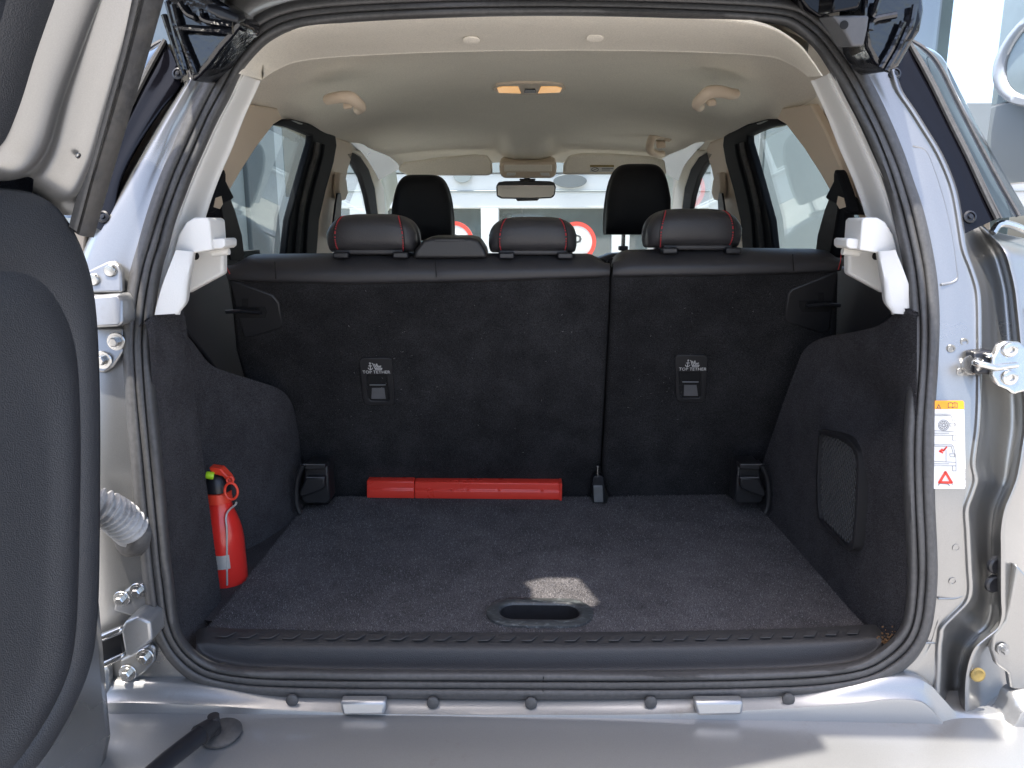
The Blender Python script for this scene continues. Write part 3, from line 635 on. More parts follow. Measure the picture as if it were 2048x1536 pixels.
# ================================================================== front seats
for x0, x1, y0, y1 in ((773, 909, 347, 482), (1207, 1353, 325, 470)):
    fs = empty('front_seat', (onY((x0+x1)/2, 500, 2.4)[0], 2.5, .4)); setp(fs, car)
    cxw = onY((x0+x1)/2, 500, 2.4)[0]
    h = headrest('headrest', x0, x1, y0, y1, 2.33, .055, 'front_fabric', fs, taper=.20, ex=3.4, stitch=False, endpow=5)
    for k in (-.055, .055):
        tube('headrest_post', [(cxw+k, 2.385, 1.20), (cxw+k, 2.385, 1.33)], .0065, 'steel_bright', h)
        box('post_collar', (cxw+k, 2.385, 1.232), (.028, .03, .014), 'satin_black', h)
    rows = []
    for z, hw, y in ((.55, .24, 2.22), (.8, .245, 2.27), (1.0, .235, 2.31), (1.12, .21, 2.335), (1.19, .17, 2.35), (1.215, .10, 2.36), (1.22, .02, 2.37)):
        rows.append([(cxw+hw*math.copysign(abs(math.cos(a))**.5, math.cos(a)), y+.06+.06*math.copysign(abs(math.sin(a))**.7, math.sin(a)), z) for a in np.linspace(0, 2*math.pi, 24, endpoint=False)])
    V, Fc = grid(rows, closed_v=True); add('backrest', V, Fc, 'leather', fs, smooth=60)

# ---- stray lint fibres lying on the carpets
def lint(name, n, place, nrm, parent, lmax=.006):
    parts = []; u, v, nn = frame_of(nrm); rnd = random.Random(len(name)*7+n)
    for _ in range(n):
        p_ = np.array(place(rnd)); a = rnd.random()*6.28; L_ = rnd.uniform(.0012, lmax)*(.4+rnd.random()*.6); c = rnd.uniform(-1.2, 1.2)
        pts = []
        for t in (-.5, 0, .5): pts.append(p_+nn*.0007+(u*math.cos(a+c*t)+v*math.sin(a+c*t))*L_*t)
        parts.append(tube_geo(pts, rnd.uniform(.00018, .00042), 3))
    o = add(name, *merge(parts), 'lint', parent, smooth=0); tag(o, kind='stuff')
def clus(r, xs, ys):
    return (r.uniform(*xs), r.uniform(*ys)) if r.random() < .45 else (min(xs[1], max(xs[0], r.gauss((xs[0]+xs[1])*.5-(xs[1]-xs[0])*.18, (xs[1]-xs[0])*.13))), min(ys[1], max(ys[0], r.gauss(ys[0]+(ys[1]-ys[0])*.42, (ys[1]-ys[0])*.16))))
lint('lint', 70, lambda r: seat(*clus(r, (560, 1200), (580, 985)), .0018), SN, backs[0])
lint('lint', 45, lambda r: seat(*clus(r, (1235, 1540), (570, 980)), .0018), SN, backs[1])
lint('lint', 70, lambda r: onZ(*clus(r, (620, 1520), (1010, 1250)), ZF+.002), (0, 0, 1), board, .004)
# ---- carpet pile: short fibres standing on the carpeted faces
def pile(src, n, face, flip, length, width, mat, parent, seed):
    rng = np.random.default_rng(seed); me = src.data; me.calc_loop_triangles(); T = len(me.loop_triangles)
    co = np.empty(len(me.vertices)*3); me.vertices.foreach_get('co', co); co = co.reshape(-1, 3)
    tri = np.empty(T*3, int); me.loop_triangles.foreach_get('vertices', tri); tri = tri.reshape(-1, 3)
    A, B, C_ = co[tri[:, 0]], co[tri[:, 1]], co[tri[:, 2]]; nr = np.cross(B-A, C_-A); ar = np.linalg.norm(nr, axis=1); nr = nr/(ar[:, None]+1e-12)
    if flip is not None:
        sg = np.sign(nr@np.array(flip)); sg[sg == 0] = 1; nr = nr*sg[:, None]
    keep = (nr@np.array(face)) > .35; ar = ar*keep; ix = rng.choice(T, n, p=ar/ar.sum())
    u, v = rng.random(n), rng.random(n); f = u+v > 1; u[f] = 1-u[f]; v[f] = 1-v[f]
    p_ = A[ix]+(B-A)[ix]*u[:, None]+(C_-A)[ix]*v[:, None]; N_ = nr[ix]
    d = N_+rng.normal(0, .55, (n, 3)); d /= np.linalg.norm(d, axis=1)[:, None]
    s = np.cross(d, rng.normal(0, 1, (n, 3))); s /= np.linalg.norm(s, axis=1)[:, None]
    L_ = length*rng.uniform(.55, 1.15, n)[:, None]; w_ = width*rng.uniform(.6, 1.3, n)[:, None]
    V = np.stack([p_-s*w_, p_+s*w_, p_+d*L_+N_*length*.1], 1).reshape(-1, 3)
    m = bpy.data.meshes.new('carpet_pile'); m.vertices.add(3*n); m.vertices.foreach_set('co', V.ravel())
    m.loops.add(3*n); m.loops.foreach_set('vertex_index', np.arange(3*n)); m.polygons.add(n); m.polygons.foreach_set('loop_start', np.arange(n)*3)
    m.update(calc_edges=True); m.materials.append(MATS[mat])
    o = bpy.data.objects.new('carpet_pile', m); sc.collection.objects.link(o); o.parent = parent
    if parent is not src: o.location = wloc(src)-wloc(parent)
    tag(o, kind='stuff'); return o
pile(board.children[0], 420000, (0, 0, 1), None, .0024, .00028, 'carpet_floor', board.children[0], 1)
pile(backs[0], 170000, tuple(SN), None, .0018, .00026, 'carpet_seat', backs[0], 2)
pile(backs[1], 110000, tuple(SN), None, .0018, .00026, 'carpet_seat', backs[1], 3)
pile(lining_l, 150000, (.55, -.75, .3), (.6, -.7, .35), .0020, .00026, 'carpet_side', lining_l, 4)
pile(lining_r, 170000, (-.80, -.50, .3), (-.8, -.5, .3), .0020, .00026, 'carpet_side', lining_r, 5)
pile(board.children[0], 26000, (0, 0, 1), None, .0030, .00040, 'carpet_fleck', board.children[0], 11)
pile(backs[0], 9000, tuple(SN), None, .0024, .00036, 'carpet_fleck_dark', backs[0], 12)
pile(backs[1], 6000, tuple(SN), None, .0024, .00036, 'carpet_fleck_dark', backs[1], 13)
pile(lining_l, 12000, (.55, -.75, .3), (.6, -.7, .35), .0026, .00036, 'carpet_fleck_dark', lining_l, 14)
pile(lining_r, 13000, (-.80, -.50, .3), (-.8, -.5, .3), .0026, .00036, 'carpet_fleck_dark', lining_r, 15)

# ================================================================== cabin lining
# roof lining: rear lip
C1 = [(480, 148), (497, 108), (530, 82), (585, 60), (700, 44), (880, 34), (1057, 31), (1240, 33), (1420, 40), (1530, 56), (1592, 90), (1622, 124), (1642, 152)]
C2 = [(523, 160), (536, 150), (556, 138), (600, 122), (700, 112), (880, 104), (1057, 101), (1240, 101), (1420, 105), (1537, 113), (1580, 128), (1600, 140), (1617, 154)]
rows = []
for k, (f, dy) in enumerate(((-.16, .006), (0, .012), (.22, .05), (.5, .11), (.8, .17), (.97, .20), (1.0, .205))):
    r = []
    for i, (a, b) in enumerate(zip(C1, C2)):
        px = a[0]*(1-f)+b[0]*f; py = a[1]*(1-f)+b[1]*f; edge = abs(i-6)/6
        base = onG(*a)[1]; r.append(onY(px, py, base+dy*(1.25-.75*edge**2)))
    rows.append(r)
rows.append([np.array(p)+np.array([0, .012, .012]) for p in rows[-1]]); rows.append([np.array(p)+np.array([0, .01, .05]) for p in rows[-2]])
roof_lip = sheet('headliner_lip', rows, 'headliner', car, nu=40, nv=80, smooth=80)
for px, py in ((943, 84), (1190, 80), (1486, 82)):
    c = onY(px, py, 1.30); lathe('liner_clip', c+np.array([0, 0, .003]), (0, -.2, -1), [(.014, 0), (.0135, .0015), (.011, .0022), (.001, .0024)], 'headliner', roof_lip, n=20)
# roof lining: main shell
def roofz(Y): return np.interp(Y, (1.15, 1.4, 1.7, 2.0, 2.3, 2.6, 2.8, 2.95, 3.1), (1.655, 1.655, 1.653, 1.648, 1.636, 1.612, 1.592, 1.574, 1.545))
def roofw(Y): return np.interp(Y, (1.1, 1.5, 2.0, 2.6, 3.1), (.56, .60, .61, .61, .60))
rows = []
for Y in (1.18, 1.3, 1.45, 1.6, 1.8, 2.0, 2.2, 2.4, 2.6, 2.75, 2.9, 3.02, 3.1):
    r = []
    for s in np.linspace(-1, 1, 25):
        wq = roofw(Y); z = roofz(Y)-np.interp(Y, (1.2, 2.2, 2.6, 3.1), (.115, .105, .05, .03))*abs(s)**3.4
        bump = .034*math.exp(-((abs(s*wq)-0)/.075)**6)*max(0, min(1, (Y-2.45)/.35))       # console bulge
        r.append((s*wq, Y, z-bump))
    rows.append(r)
liner = sheet('headliner', rows, 'headliner', car, nu=70, nv=73, smooth=80)
# outer roof skin, header and the metal around
RSW = lambda Y: np.interp(Y, (1.09, 1.2, 1.4, 1.7, 2.0, 2.6, 3.12), (.43, .50, .57, .62, .65, .635, .61))
rows = [[(s*RSW(Y), Y, roofz(Y)+.04-.10*abs(s)**4) for s in np.linspace(-1, 1, 15)] for Y in (1.09, 1.2, 1.6, 2.0, 2.4, 2.8, 3.12)]
roof = sheet('roof', rows, 'paint_silver', car, nu=30, nv=40, smooth=80, thick=(0, 0, -.012))
# rear header panel (closes the roof above the seal)
rows = []
for a in [(430, 78), (470, 44), (530, 18), (600, -2), (760, -20), (1057, -28), (1350, -20), (1500, -6), (1580, 4), (1640, 30), (1680, 74)]:
    p = onG(a[0], a[1], -.004); up_ = onG(a[0], a[1]-16, -.012)
    rows.append([onG(a[0], a[1]+26, -.006), p, up_, up_+np.array([0, .06, .022])])
sheet('roof_edge', rows, 'paint_silver', roof, nu=60, nv=10, smooth=80)

# side walls: leaning planes, traced openings
def side_pt(px, py, s, off=0):                            # off > 0 = further inboard
    n = np.array([s, 0, .22]); p0 = np.array([s*(.66-off), 0, 1.2]); return onP(px, py, p0, n)
def mx(px, s): return px if s < 0 else 2119-px
WIN = [(456, 386), (480, 345), (512, 295), (545, 252), (553, 245), (580, 252), (612, 264), (625, 272), (624, 285), (612, 325), (597, 378), (580, 440), (571, 505), (505, 505), (474, 440), (460, 405)]
FRO = [(548, 247), (566, 238), (586, 238), (625, 248), (662, 266), (672, 272), (674, 290), (668, 325), (652, 382), (639, 440), (633, 520), (560, 520)]
FW = [(699, 318), (710, 330), (724, 355), (734, 390), (742, 432), (742, 520), (676, 520), (680, 430), (690, 370)]
FF = [(692, 305), (705, 304), (722, 314), (738, 338), (750, 375), (757, 432), (758, 520), (742, 520), (742, 432), (734, 390), (724, 355), (710, 330), (699, 318)]
for s in (-1, 1):
    P = lambda L_, off=0: [side_pt(mx(px, s), py, s, off) for px, py in L_]
    th = (s*.02, 0, 0)
    sw = empty('cabin_side', (s*.64, 2.2, .9)); setp(sw, car)
    # C-pillar lining
    prism('pillar_trim', P([(440, 330), (470, 260), (498, 208), (555, 216), (566, 238), (548, 249), (512, 296), (480, 346), (456, 388), (440, 410), (415, 430)], .012), th, 'beige_trim', sw, bevel=.004, smooth=30)
    prism('quarter_lining', [(s*(.672-.22*(z-1.2)), Y, z) for Y, z in ((1.12, 1.16), (1.12, 1.36), (1.2, 1.49), (1.3, 1.56), (1.70, 1.56), (1.55, 1.38), (1.50, 1.30), (1.50, 1.16))], (s*.02, 0, 0), 'beige_trim', sw, bevel=.003, smooth=30)
    # rear door: black frame, inner grey channel, pane
    inner = [(625, 272), (624, 285), (612, 325), (597, 378), (580, 440), (571, 520)]
    fr = prism('door_frame', P([(548, 249), (566, 238), (586, 238), (625, 248), (662, 266), (672, 272), (674, 290), (668, 325), (652, 382), (639, 440), (633, 520)]+inner[::-1]+[(612, 266), (580, 253)], .012), th, 'matte_black', sw, bevel=.005, seg=3, smooth=40)
    tube('frame_channel', catmull(P([(634, 285), (630, 310), (618, 350), (604, 410), (597, 460), (592, 520)], .016), 20), .009, 'rubber_dusty', fr, n=8)
    tube('frame_bead', catmull(P([(646, 288), (642, 315), (627, 370), (614, 430), (608, 520)], .013), 20), .006, 'matte_black', fr, n=8)  # raised bead in the same matte black as the frame
    prism('handle_slot', P([(583, 241), (588, 241), (606, 247), (604, 249), (598, 248)], .0135), (s*.001, 0, 0), 'steel_dull', fr, smooth=0)
    pane = prism('side_window', P([(440, 400), (545, 238), (640, 262), (585, 520), (490, 520)], -.006), (s*.004, 0, 0), 'glass_tint', sw, smooth=0)
    # B pillar lining with belt guide
    bp = prism('pillar_trim', P([(640, 262), (676, 275), (700, 284), (707, 298), (703, 316), (696, 340), (688, 380), (678, 440), (664, 520), (630, 520), (640, 440)], .004), th, 'beige_trim', sw, bevel=.006, seg=3, smooth=40)
    bz = [side_pt(mx(px, s), py, s, .03) for px, py in ((680, 344), (688, 346), (694, 360), (697, 385), (692, 400), (682, 402), (678, 380))]
    prism('belt_cover', bz, (s*.02, 0, 0), 'beige_trim', bp, bevel=.006, seg=3, smooth=40)
    prism('seat_belt', [side_pt(mx(px, s), py, s, .034) for px, py in ((676, 386), (682, 386), (684, 400), (682, 440), (676, 480), (664, 480), (668, 440), (672, 410))], (s*.006, 0, 0), 'front_fabric', bp, bevel=.002, smooth=30)
    prism('door_frame', P([(692, 306), (705, 304), (722, 314), (738, 338), (750, 375), (757, 432), (758, 540), (742, 540), (742, 432), (734, 390), (724, 355), (710, 330), (699, 318)], .004), th, 'matte_black', sw, bevel=.004, smooth=40)
    prism('front_window', P([(690, 306), (726, 330), (748, 400), (752, 540), (668, 540), (680, 400)], -.006), (s*.004, 0, 0), 'glass_clear', sw, smooth=0)
    # A pillar lining
    prism('pillar_trim', P([(705, 302), (726, 300), (752, 330), (770, 380), (778, 432), (780, 540), (758, 540), (757, 432), (750, 375), (738, 338), (722, 314)], .002), th, 'headliner', sw, bevel=.005, smooth=40)
    # lining strip above the doors up to the headliner
    top = [(470, 230), (520, 216), (570, 236), (628, 246), (676, 270), (706, 298), (730, 306), (760, 340), (778, 420)]
    rows = []
    for px, py in top:
        a = side_pt(mx(px, s), py, s, -.006); rows.append([a+np.array([s*.02, 0, -.02]), a, a+np.array([-s*.012, 0, .03]), a+np.array([-s*.05, 0, .075])])
    sheet('cant_rail', rows, 'headliner', sw, nu=40, nv=10, smooth=80)
    # rear belt: upper guide and webbing
    gd = prism('belt_guide', [side_pt(mx(px, s), py, s, .035) for px, py in ((445, 345), (450, 338), (453, 348), (453, 362), (458, 372), (470, 395), (462, 402), (448, 408), (430, 425), (418, 425), (432, 380))], (s*.02, 0, 0), 'matte_black', sw, bevel=.004, smooth=30)
    prism('seat_belt', [side_pt(mx(px, s), py, s, .02) for px, py in ((446, 372), (456, 384), (470, 420), (484, 470), (490, 520), (462, 520), (452, 470), (444, 420))], (s*.004, 0, 0), 'front_fabric', gd, bevel=.001, smooth=30)
    prism('belt_window', [side_pt(mx(px, s), py, s, .0365) for px, py in ((432, 396), (443, 392), (446, 408), (440, 418), (428, 414))], (s*.001, 0, 0), 'beige_trim', gd, smooth=0)
    prism('belt_trim', [side_pt(mx(px, s), py, s, .016) for px, py in ((455, 372), (462, 400), (475, 440), (488, 515), (430, 515), (430, 430), (405, 430), (424, 395))], (s*.02, 0, 0), 'matte_black', sw, bevel=.003, smooth=30)
    # D-pillar lining, white: main strip, shelf bracket, leg
    q = lambda px: px if s < 0 else 2143-px
    L_ = [(484, 147), (461, 194), (436, 242), (411, 296), (387, 350), (364, 408), (343, 475), (325, 536), (309, 629)]
    R_ = [(521, 163), (508, 192), (489, 234), (465, 296), (443, 346), (421, 405), (400, 475), (384, 536), (360, 629)]
    rows = []
    for (a, b), (c, d) in zip(L_, R_):
        p0 = onG(q(a), b, -.030); p1 = onG(q(a*.8+c*.2), b*.8+d*.2, -.036); p2 = onG(q(a*.25+c*.75), b*.25+d*.75, -.09); p3 = onG(q(c), d, -.105)
        rows.append([onG(q(a-8), b, -.006), p0, p1, p2, p3, p3+np.array([s*.03, .03, 0]), p3+np.array([s*.07, .035, 0])])
    dp = sheet('pillar_lining', rows, 'white_trim', car, nu=60, nv=26, smooth=50)
    yb = 1.055
    br = prism('shelf_bracket', [onY(q(px), py, yb) for px, py in ((356, 470), (372, 444), (388, 435), (414, 435), (419, 440), (422, 478), (424, 500), (388, 506), (346, 508))], (0, .055, 0), 'white_trim', dp, bevel=.008, seg=3, smooth=40)
    prism('shelf_pin', [onY(q(px), py, yb+.008) for px, py in ((420, 478), (446, 476), (450, 480), (450, 492), (444, 497), (418, 499))], (0, .045, 0), 'white_trim', br, bevel=.005, seg=3, smooth=40)
    tube('peg', [onY(q(425), 506, yb+.05), onY(q(458), 502, yb+.05)], .0055, 'white_trim', br, n=12)
    rows = [[onY(q(px), py, Y) for px, py, Y in r] for r in (
        [(352, 500, 1.035), (388, 503, 1.05), (392, 500, 1.09)], [(340, 530, 1.025), (383, 530, 1.04), (388, 530, 1.08)], [(325, 570, 1.015), (375, 570, 1.03), (381, 570, 1.07)], [(315, 605, 1.01), (371, 605, 1.025), (377, 602, 1.06)], [(309, 630, 1.005), (357, 627, 1.02), (362, 622, 1.05)])]
    sheet('bracket_leg', rows, 'white_trim', br, nu=16, nv=14, smooth=50, sv=False)
    prism('bracket_back', [onY(q(px), py, 1.16) for px, py in ((380, 500), (446, 496), (446, 548), (372, 588))], (0, .02, 0), 'white_trim', br, bevel=.004, smooth=40)
    lathe('bracket_hole', onY(q(391), 512, 1.155), (0, -1, 0), [(.006, 0), (.006, .001)], 'void_black', br, n=14)

# grab handles
def grab(pts, Y, r, parent, base):
    P = catmull([onY(px, py, Y+dy) for px, py, dy in pts], 30)
    o = tube('grab_handle', P, r, 'beige_trim', parent, n=12, rfun=lambda t: r*(1.15-.5*abs(t-.5)))
    for px, py in base:
        prism('handle_mount', [onY(px+dx, py+dy, Y+.015) for dx, dy in ((-9, -6), (9, -7), (10, 6), (-8, 8))], (0, .03, .01), 'beige_trim', o, bevel=.004, smooth=40)
    return o
grab([(654, 200, 0), (664, 197, -.01), (684, 194, -.02), (702, 196, -.02), (714, 205, -.01), (722, 214, .01), (716, 220, .03)], 1.66, .0115, liner, ((694, 212), (664, 199)))
grab([(1472, 188, 0), (1462, 188, -.01), (1440, 183, -.02), (1418, 185, -.02), (1404, 196, -.01), (1394, 208, .01), (1400, 214, .03)], 1.66, .0115, liner, ((1424, 206), (1462, 190)))
grab([(1340, 278, 0), (1328, 270, -.01), (1308, 272, -.02), (1301, 285, -.02), (1300, 300, -.01), (1312, 308, .01), (1326, 308, .03)], 2.66, .0125, liner, ((1322, 290), (1334, 276)))
# dome lamp (lit)
dome = [(986, 181), (992, 171), (1020, 168), (1060, 167), (1098, 168), (1126, 171), (1132, 180), (1122, 188), (1060, 190), (998, 189)]
dl = prism('dome_lamp', [onZ(px, py, roofz(1.95)-.006) for px, py in dome], (0, 0, .012), 'beige_trim', liner, bevel=.004, smooth=40)
for L_ in ([(998, 186), (994, 177), (1004, 174), (1036, 174), (1042, 187)], [(1120, 185), (1124, 177), (1114, 174), (1082, 174), (1076, 187)]):
    prism('lamp_lens', [onZ(px, py, roofz(1.95)-.0075) for px, py in L_], (0, 0, .004), 'lamp_glow', dl, bevel=.001, smooth=30)
prism('lamp_switch', [onZ(px, py, roofz(1.95)-.0095) for px, py in ((1048, 186), (1050, 180), (1070, 180), (1072, 186))], (0, 0, .005), 'plastic_black', dl, bevel=.001, smooth=30)
# overhead console, visors, mirror
oc_ = prism('overhead_console', [onY(px, py, 2.88) for px, py in ((1000, 350), (998, 330), (1004, 324), (1058, 322), (1108, 324), (1114, 330), (1112, 350), (1104, 357), (1008, 357))], (0, .12, .03), 'beige_trim', liner, bevel=.008, seg=3, smooth=40)
prism('console_tray', [onY(px, py, 2.876) for px, py in ((1008, 343), (1008, 329), (1104, 329), (1104, 343))], (0, .01, 0), 'headliner', oc_, bevel=.003, smooth=40)
for L_ in ([(1012, 352), (1030, 351), (1032, 345), (1014, 345)], [(1082, 351), (1100, 352), (1098, 345), (1080, 345)]):
    prism('map_lamp', [onY(px, py, 2.872) for px, py in L_], (0, .01, 0), 'white_trim', oc_, bevel=.002, smooth=40)
prism('sensor_pod', [onY(px, py, 2.90) for px, py in ((1038, 357), (1072, 357), (1068, 364), (1042, 364))], (0, .06, 0), 'satin_black', oc_, bevel=.003, smooth=40)
for L_ in ([(797, 343), (797, 334), (808, 326), (880, 316), (950, 310), (974, 312), (984, 326), (985, 348), (975, 352), (815, 352)], [(1126, 350), (1127, 328), (1138, 313), (1160, 308), (1220, 308), (1300, 314), (1330, 322), (1334, 350)]):
    vz = prism('sun_visor', [onY(px, py, 2.90) for px, py in L_], (0, .02, .006), 'headliner', liner, bevel=.008, seg=3, smooth=50)
vl = prism('visor_label', [onY(px, py, 2.898) for px, py in ((1180, 330), (1228, 330), (1228, 344), (1180, 344))], (0, .001, 0), 'sticker_white', vz, smooth=0)
prism('label_band', [onY(px, py, 2.8975) for px, py in ((1180, 330), (1228, 330), (1228, 334), (1180, 334))], (0, .0004, 0), 'yellow_cap', vl, smooth=0)
o0 = onY(1190, 339, 2.8972); k = (onY(1200, 339, 2.8972)-o0)[0]/10
add('label_print', *ink_geo([[(a*k, b*k) for a, b in l] for l in (circ(0, 0, 7, 16, 3.6), [(-5, -2), (5, 2)], [(14, 2), (36, 2)], [(14, -1), (30, -1)])], o0, (1, 0, 0), (0, 0, 1), 1.1*k, (0, -1, 0)), 'ink_dark', vl, smooth=0)
mo = [(992, 372), (997, 364), (1010, 362), (1060, 361), (1100, 362), (1109, 365), (1112, 374), (1110, 390), (1104, 396), (1060, 398), (1002, 397), (993, 392)]
rv = prism('rear_view_mirror', [onY(px, py, 2.82) for px, py in mo], (0, .03, 0), 'plastic_black', liner, bevel=.005, seg=3, smooth=50)
mc = np.array([1052, 380])
prism('mirror_glass', [onY(*(mc+(np.array(p_)-mc)*np.array([.955, .86])), 2.8185)+np.array([0, .0025*(380-p_[1])/18, 0]) for p_ in mo], (0, .002, 0), 'mirror', rv, smooth=0)
tube('mirror_stem', [onY(1054, 380, 2.85), onY(1054, 350, 2.96)], .012, 'plastic_black', rv)
prism('sensor_pod', [onY(px, py, 2.85) for px, py in ((1030, 394), (1080, 394), (1076, 401), (1034, 402))], (0, .03, 0), 'plastic_black', rv, bevel=.004, smooth=40)
# windscreen, dashboard, bulkhead
add('windscreen', [(-.60, 3.10, 1.56), (.60, 3.10, 1.56), (.70, 3.85, 1.0), (-.70, 3.85, 1.0)], [(0, 1, 2, 3)], 'glass_clear', car, smooth=0, solid=.005)
rows = [[(x, Y, z-.04*(x/.7)**2) for x in np.linspace(-.72, .72, 7)] for Y, z in ((2.95, .75), (2.98, .93), (3.05, .98), (3.3, .99), (3.6, .985), (3.86, .98))]
sheet('dashboard', rows, 'dash', car, nu=20, nv=14, smooth=60)
rows = [[(x, Y, z-.06*(x/.8)**2) for x in np.linspace(-.80, .80, 9)] for Y, z in ((3.84, .99), (4.1, .97), (4.4, .93), (4.62, .84), (4.70, .70), (4.70, .35))]
sheet('bonnet', rows, 'paint_silver', car, nu=30, nv=20, smooth=60)
for s in (-1, 1):                                          # flanks
    rows = [[(s*(.80-.05*max(0, z-.8)-.10*max(0, z-1.05)-.03*max(0, abs(Y-2.8)-1.4)-1.2*max(0, 1.12-Y)**1.6), Y, z) for Y in (1.0, 1.06, 1.12, 1.3, 2.0, 3.0, 4.0, 4.5, 4.68)] for z in (.30, .5, .7, .85, 1.0, 1.10, 1.17, 1.20)]
    sheet('flank', rows, 'paint_silver', car, nu=24, nv=40, smooth=60, thick=(-s*.02, 0, 0))
    for Yw in (1.55, 4.05):
        wh = lathe('wheel', (s*.66, Yw, .33), (s, 0, 0), [(.20, 0), (.31, .0), (.33, .03), (.33, .17), (.31, .20), (.23, .20), (.21, .17), (.05, .18), (.001, .185)], 'rubber', car, n=36)

# ---- outer quarter: black gloss panels, quarter glass, spoiler mounts
def mxq(px, s): return px if s > 0 else 2146-px
def lay(px, py, s, off): return onG(mx(px, s), py, off)
for s in (-1, 1):
    # traced on the right in photo pixels, mirrored for the left
    I_ = [(1812, 84), (1787, 140), (1786, 172), (1825, 222), (1873, 297), (1904, 362), (1917, 424), (1928, 468)]
    O_ = [(1816, 80), (1826, 100), (1842, 130), (1866, 176), (1900, 246), (1936, 318), (1966, 384), (1992, 438)]
    I = catmull([(*p, 0) for p in I_], 30)[:, :2]; O = catmull([(*p, 0) for p in O_], 30)[:, :2]
    rows = []
    for a, b in zip(I, O):
        a_ = (mxq(a[0], s), a[1]); b_ = (mxq(b[0], s), b[1]); m_ = ((a_[0]+b_[0])/2, (a_[1]+b_[1])/2)
        rows.append([onG(*a_, -.03), onG(*a_, -.002), onG(m_[0], m_[1], -.001), onG(*b_, -.004), onG(*b_, -.05)])
    qp = sheet('quarter_panel', rows, 'gloss_black', car, nu=40, nv=16, smooth=50)
    for px, py in ((1789, 148), (1939, 434)):
        c = onG(mxq(px, s), py, .001); sw_ = lathe('screw', c, (0, -1, .3), [(.0085, 0), (.0085, .002), (.006, .003), (.0055, .001), (.003, .001), (.0028, .004), (.001, .0042)], 'satin_black', qp, n=18)
    # quarter glass with rubber strips, turning the corner
    E1 = O; E2_ = [(1826, 84), (1850, 92), (1874, 106), (1892, 128), (1918, 180), (1960, 262), (2010, 352), (2056, 430)]
    E2 = catmull([(*p, 0) for p in E2_], 30)[:, :2]; rows = []
    for a, b in zip(E1, E2):
        a_ = (mxq(a[0], s), a[1]); b_ = (mxq(b[0], s), b[1]); f = lambda t: (a_[0]*(1-t)+b_[0]*t, a_[1]*(1-t)+b_[1]*t)
        rows.append([onG(*a_, -.002), onG(*f(.1), .002), onG(*f(.16), -.004), onG(*f(.4), -.02), onG(*f(.72), -.06), onG(*f(1), -.13), onG(*f(1.02), -.2), onG(*f(1.03), -.28)])
    sheet('quarter_glass', rows, 'gloss_glass', qp, nu=40, nv=24, smooth=50)
    for t, of, r in ((.04, .002, .0035), (.16, -.002, .002), (.70, -.055, .0035)):
        tube('glass_strip', [onG(mxq((a[0]*(1-t)+b[0]*t), s), a[1]*(1-t)+b[1]*t, of) for a, b in zip(E1, E2)], r, 'rubber', qp, n=6)
q = [(1985, 466), (2000, 448), (2030, 452), (2070, 470)]
tube('chrome_strip', catmull([onG(px, py, -.02) for px, py in q], 16), .005, 'steel_bright', car)

# roof spoiler: unseen slab, outline shaped for its shadow, slot added to light the floor; two end mounts
SZ = 1.675
spo = [(-.52, 1.16), (.44, 1.16), (.44, .752), (.20, .752), (.20, .726), (.045, .685), (-.20, .65), (-.62, .65), (-.62, .93), (-.60, .93), (-.60, 1.03), (-.50, 1.03)]
spk_ = (-SUND.x/SUND.z, -SUND.y/SUND.z); dzs = SZ-ZF
hole = [onZ(px, py, ZF) for px, py in ((1046, 1166), (1096, 1155), (1140, 1152), (1158, 1160), (1196, 1206), (1180, 1214), (1062, 1204), (1062, 1180))]  # invented slot: floor sun patch outline, projected back towards the sun
hole = [(p_[0]-spk_[0]*dzs, p_[1]-spk_[1]*dzs, SZ) for p_ in hole]
spoiler = plate('spoiler', [(x, y, SZ) for x, y in spo], [hole], (0, 0, .018), 'gloss_black', car, bevel=.003, smooth=30)
def lump(name, pts, Y, dep, mat, parent, crumple=.004, sc_=30, bev=.006):
    o = prism(name, [onY(px, py, Y) for px, py in pts], (0, dep, .01), mat, parent, bevel=bev, seg=3, smooth=40); return o
# right mount
rm = lump('spoiler_mount', [(1728, -20), (1846, -20), (1850, 20), (1842, 62), (1826, 86), (1800, 132), (1776, 146), (1752, 128), (1734, 96), (1724, 40)], 1.02, .08, 'gloss_wrapped', spoiler)
lump('mount_block', [(1664, 31), (1739, 31), (1735, 60), (1728, 92), (1704, 94), (1690, 66)], 1.00, .05, 'grey_block', rm, bev=.003)
lathe('block_hole', onY(1688, 50, .999), (0, -1, 0), [(.0052, 0), (.0052, .0006), (.0035, .0008)], 'void_black', rm, n=18)
lump('mount_cap', [(1664, 26), (1667, -12), (1728, -12), (1718, 16), (1690, 22)], .995, .05, 'gloss_black', rm, bev=.003)
for pts in ([(1806, 44), (1786, 90), (1760, 136)], [(1816, 56), (1798, 96), (1772, 142)], [(1792, 30), (1748, 40), (1740, 60)], [(1830, 10), (1822, 50), (1806, 80)], [(1756, 0), (1748, 24), (1742, 34)]):
    tube('mount_rib', catmull([onY(px, py, 1.012) for px, py in pts], 14), .0042, 'gloss_wrapped', rm, n=8)
prism('mount_lens', [onY(px, py, 1.012) for px, py in ((1806, 74), (1826, 18), (1838, 14), (1842, 40), (1826, 78), (1812, 84))], (0, .02, 0), 'gloss_black', rm, bevel=.002, smooth=30)
lump('mount_shell', [(1590, -12), (1640, -6), (1664, 14), (1656, 30), (1640, 36), (1616, 20)], 1.10, .04, 'gloss_black', rm, bev=.004)
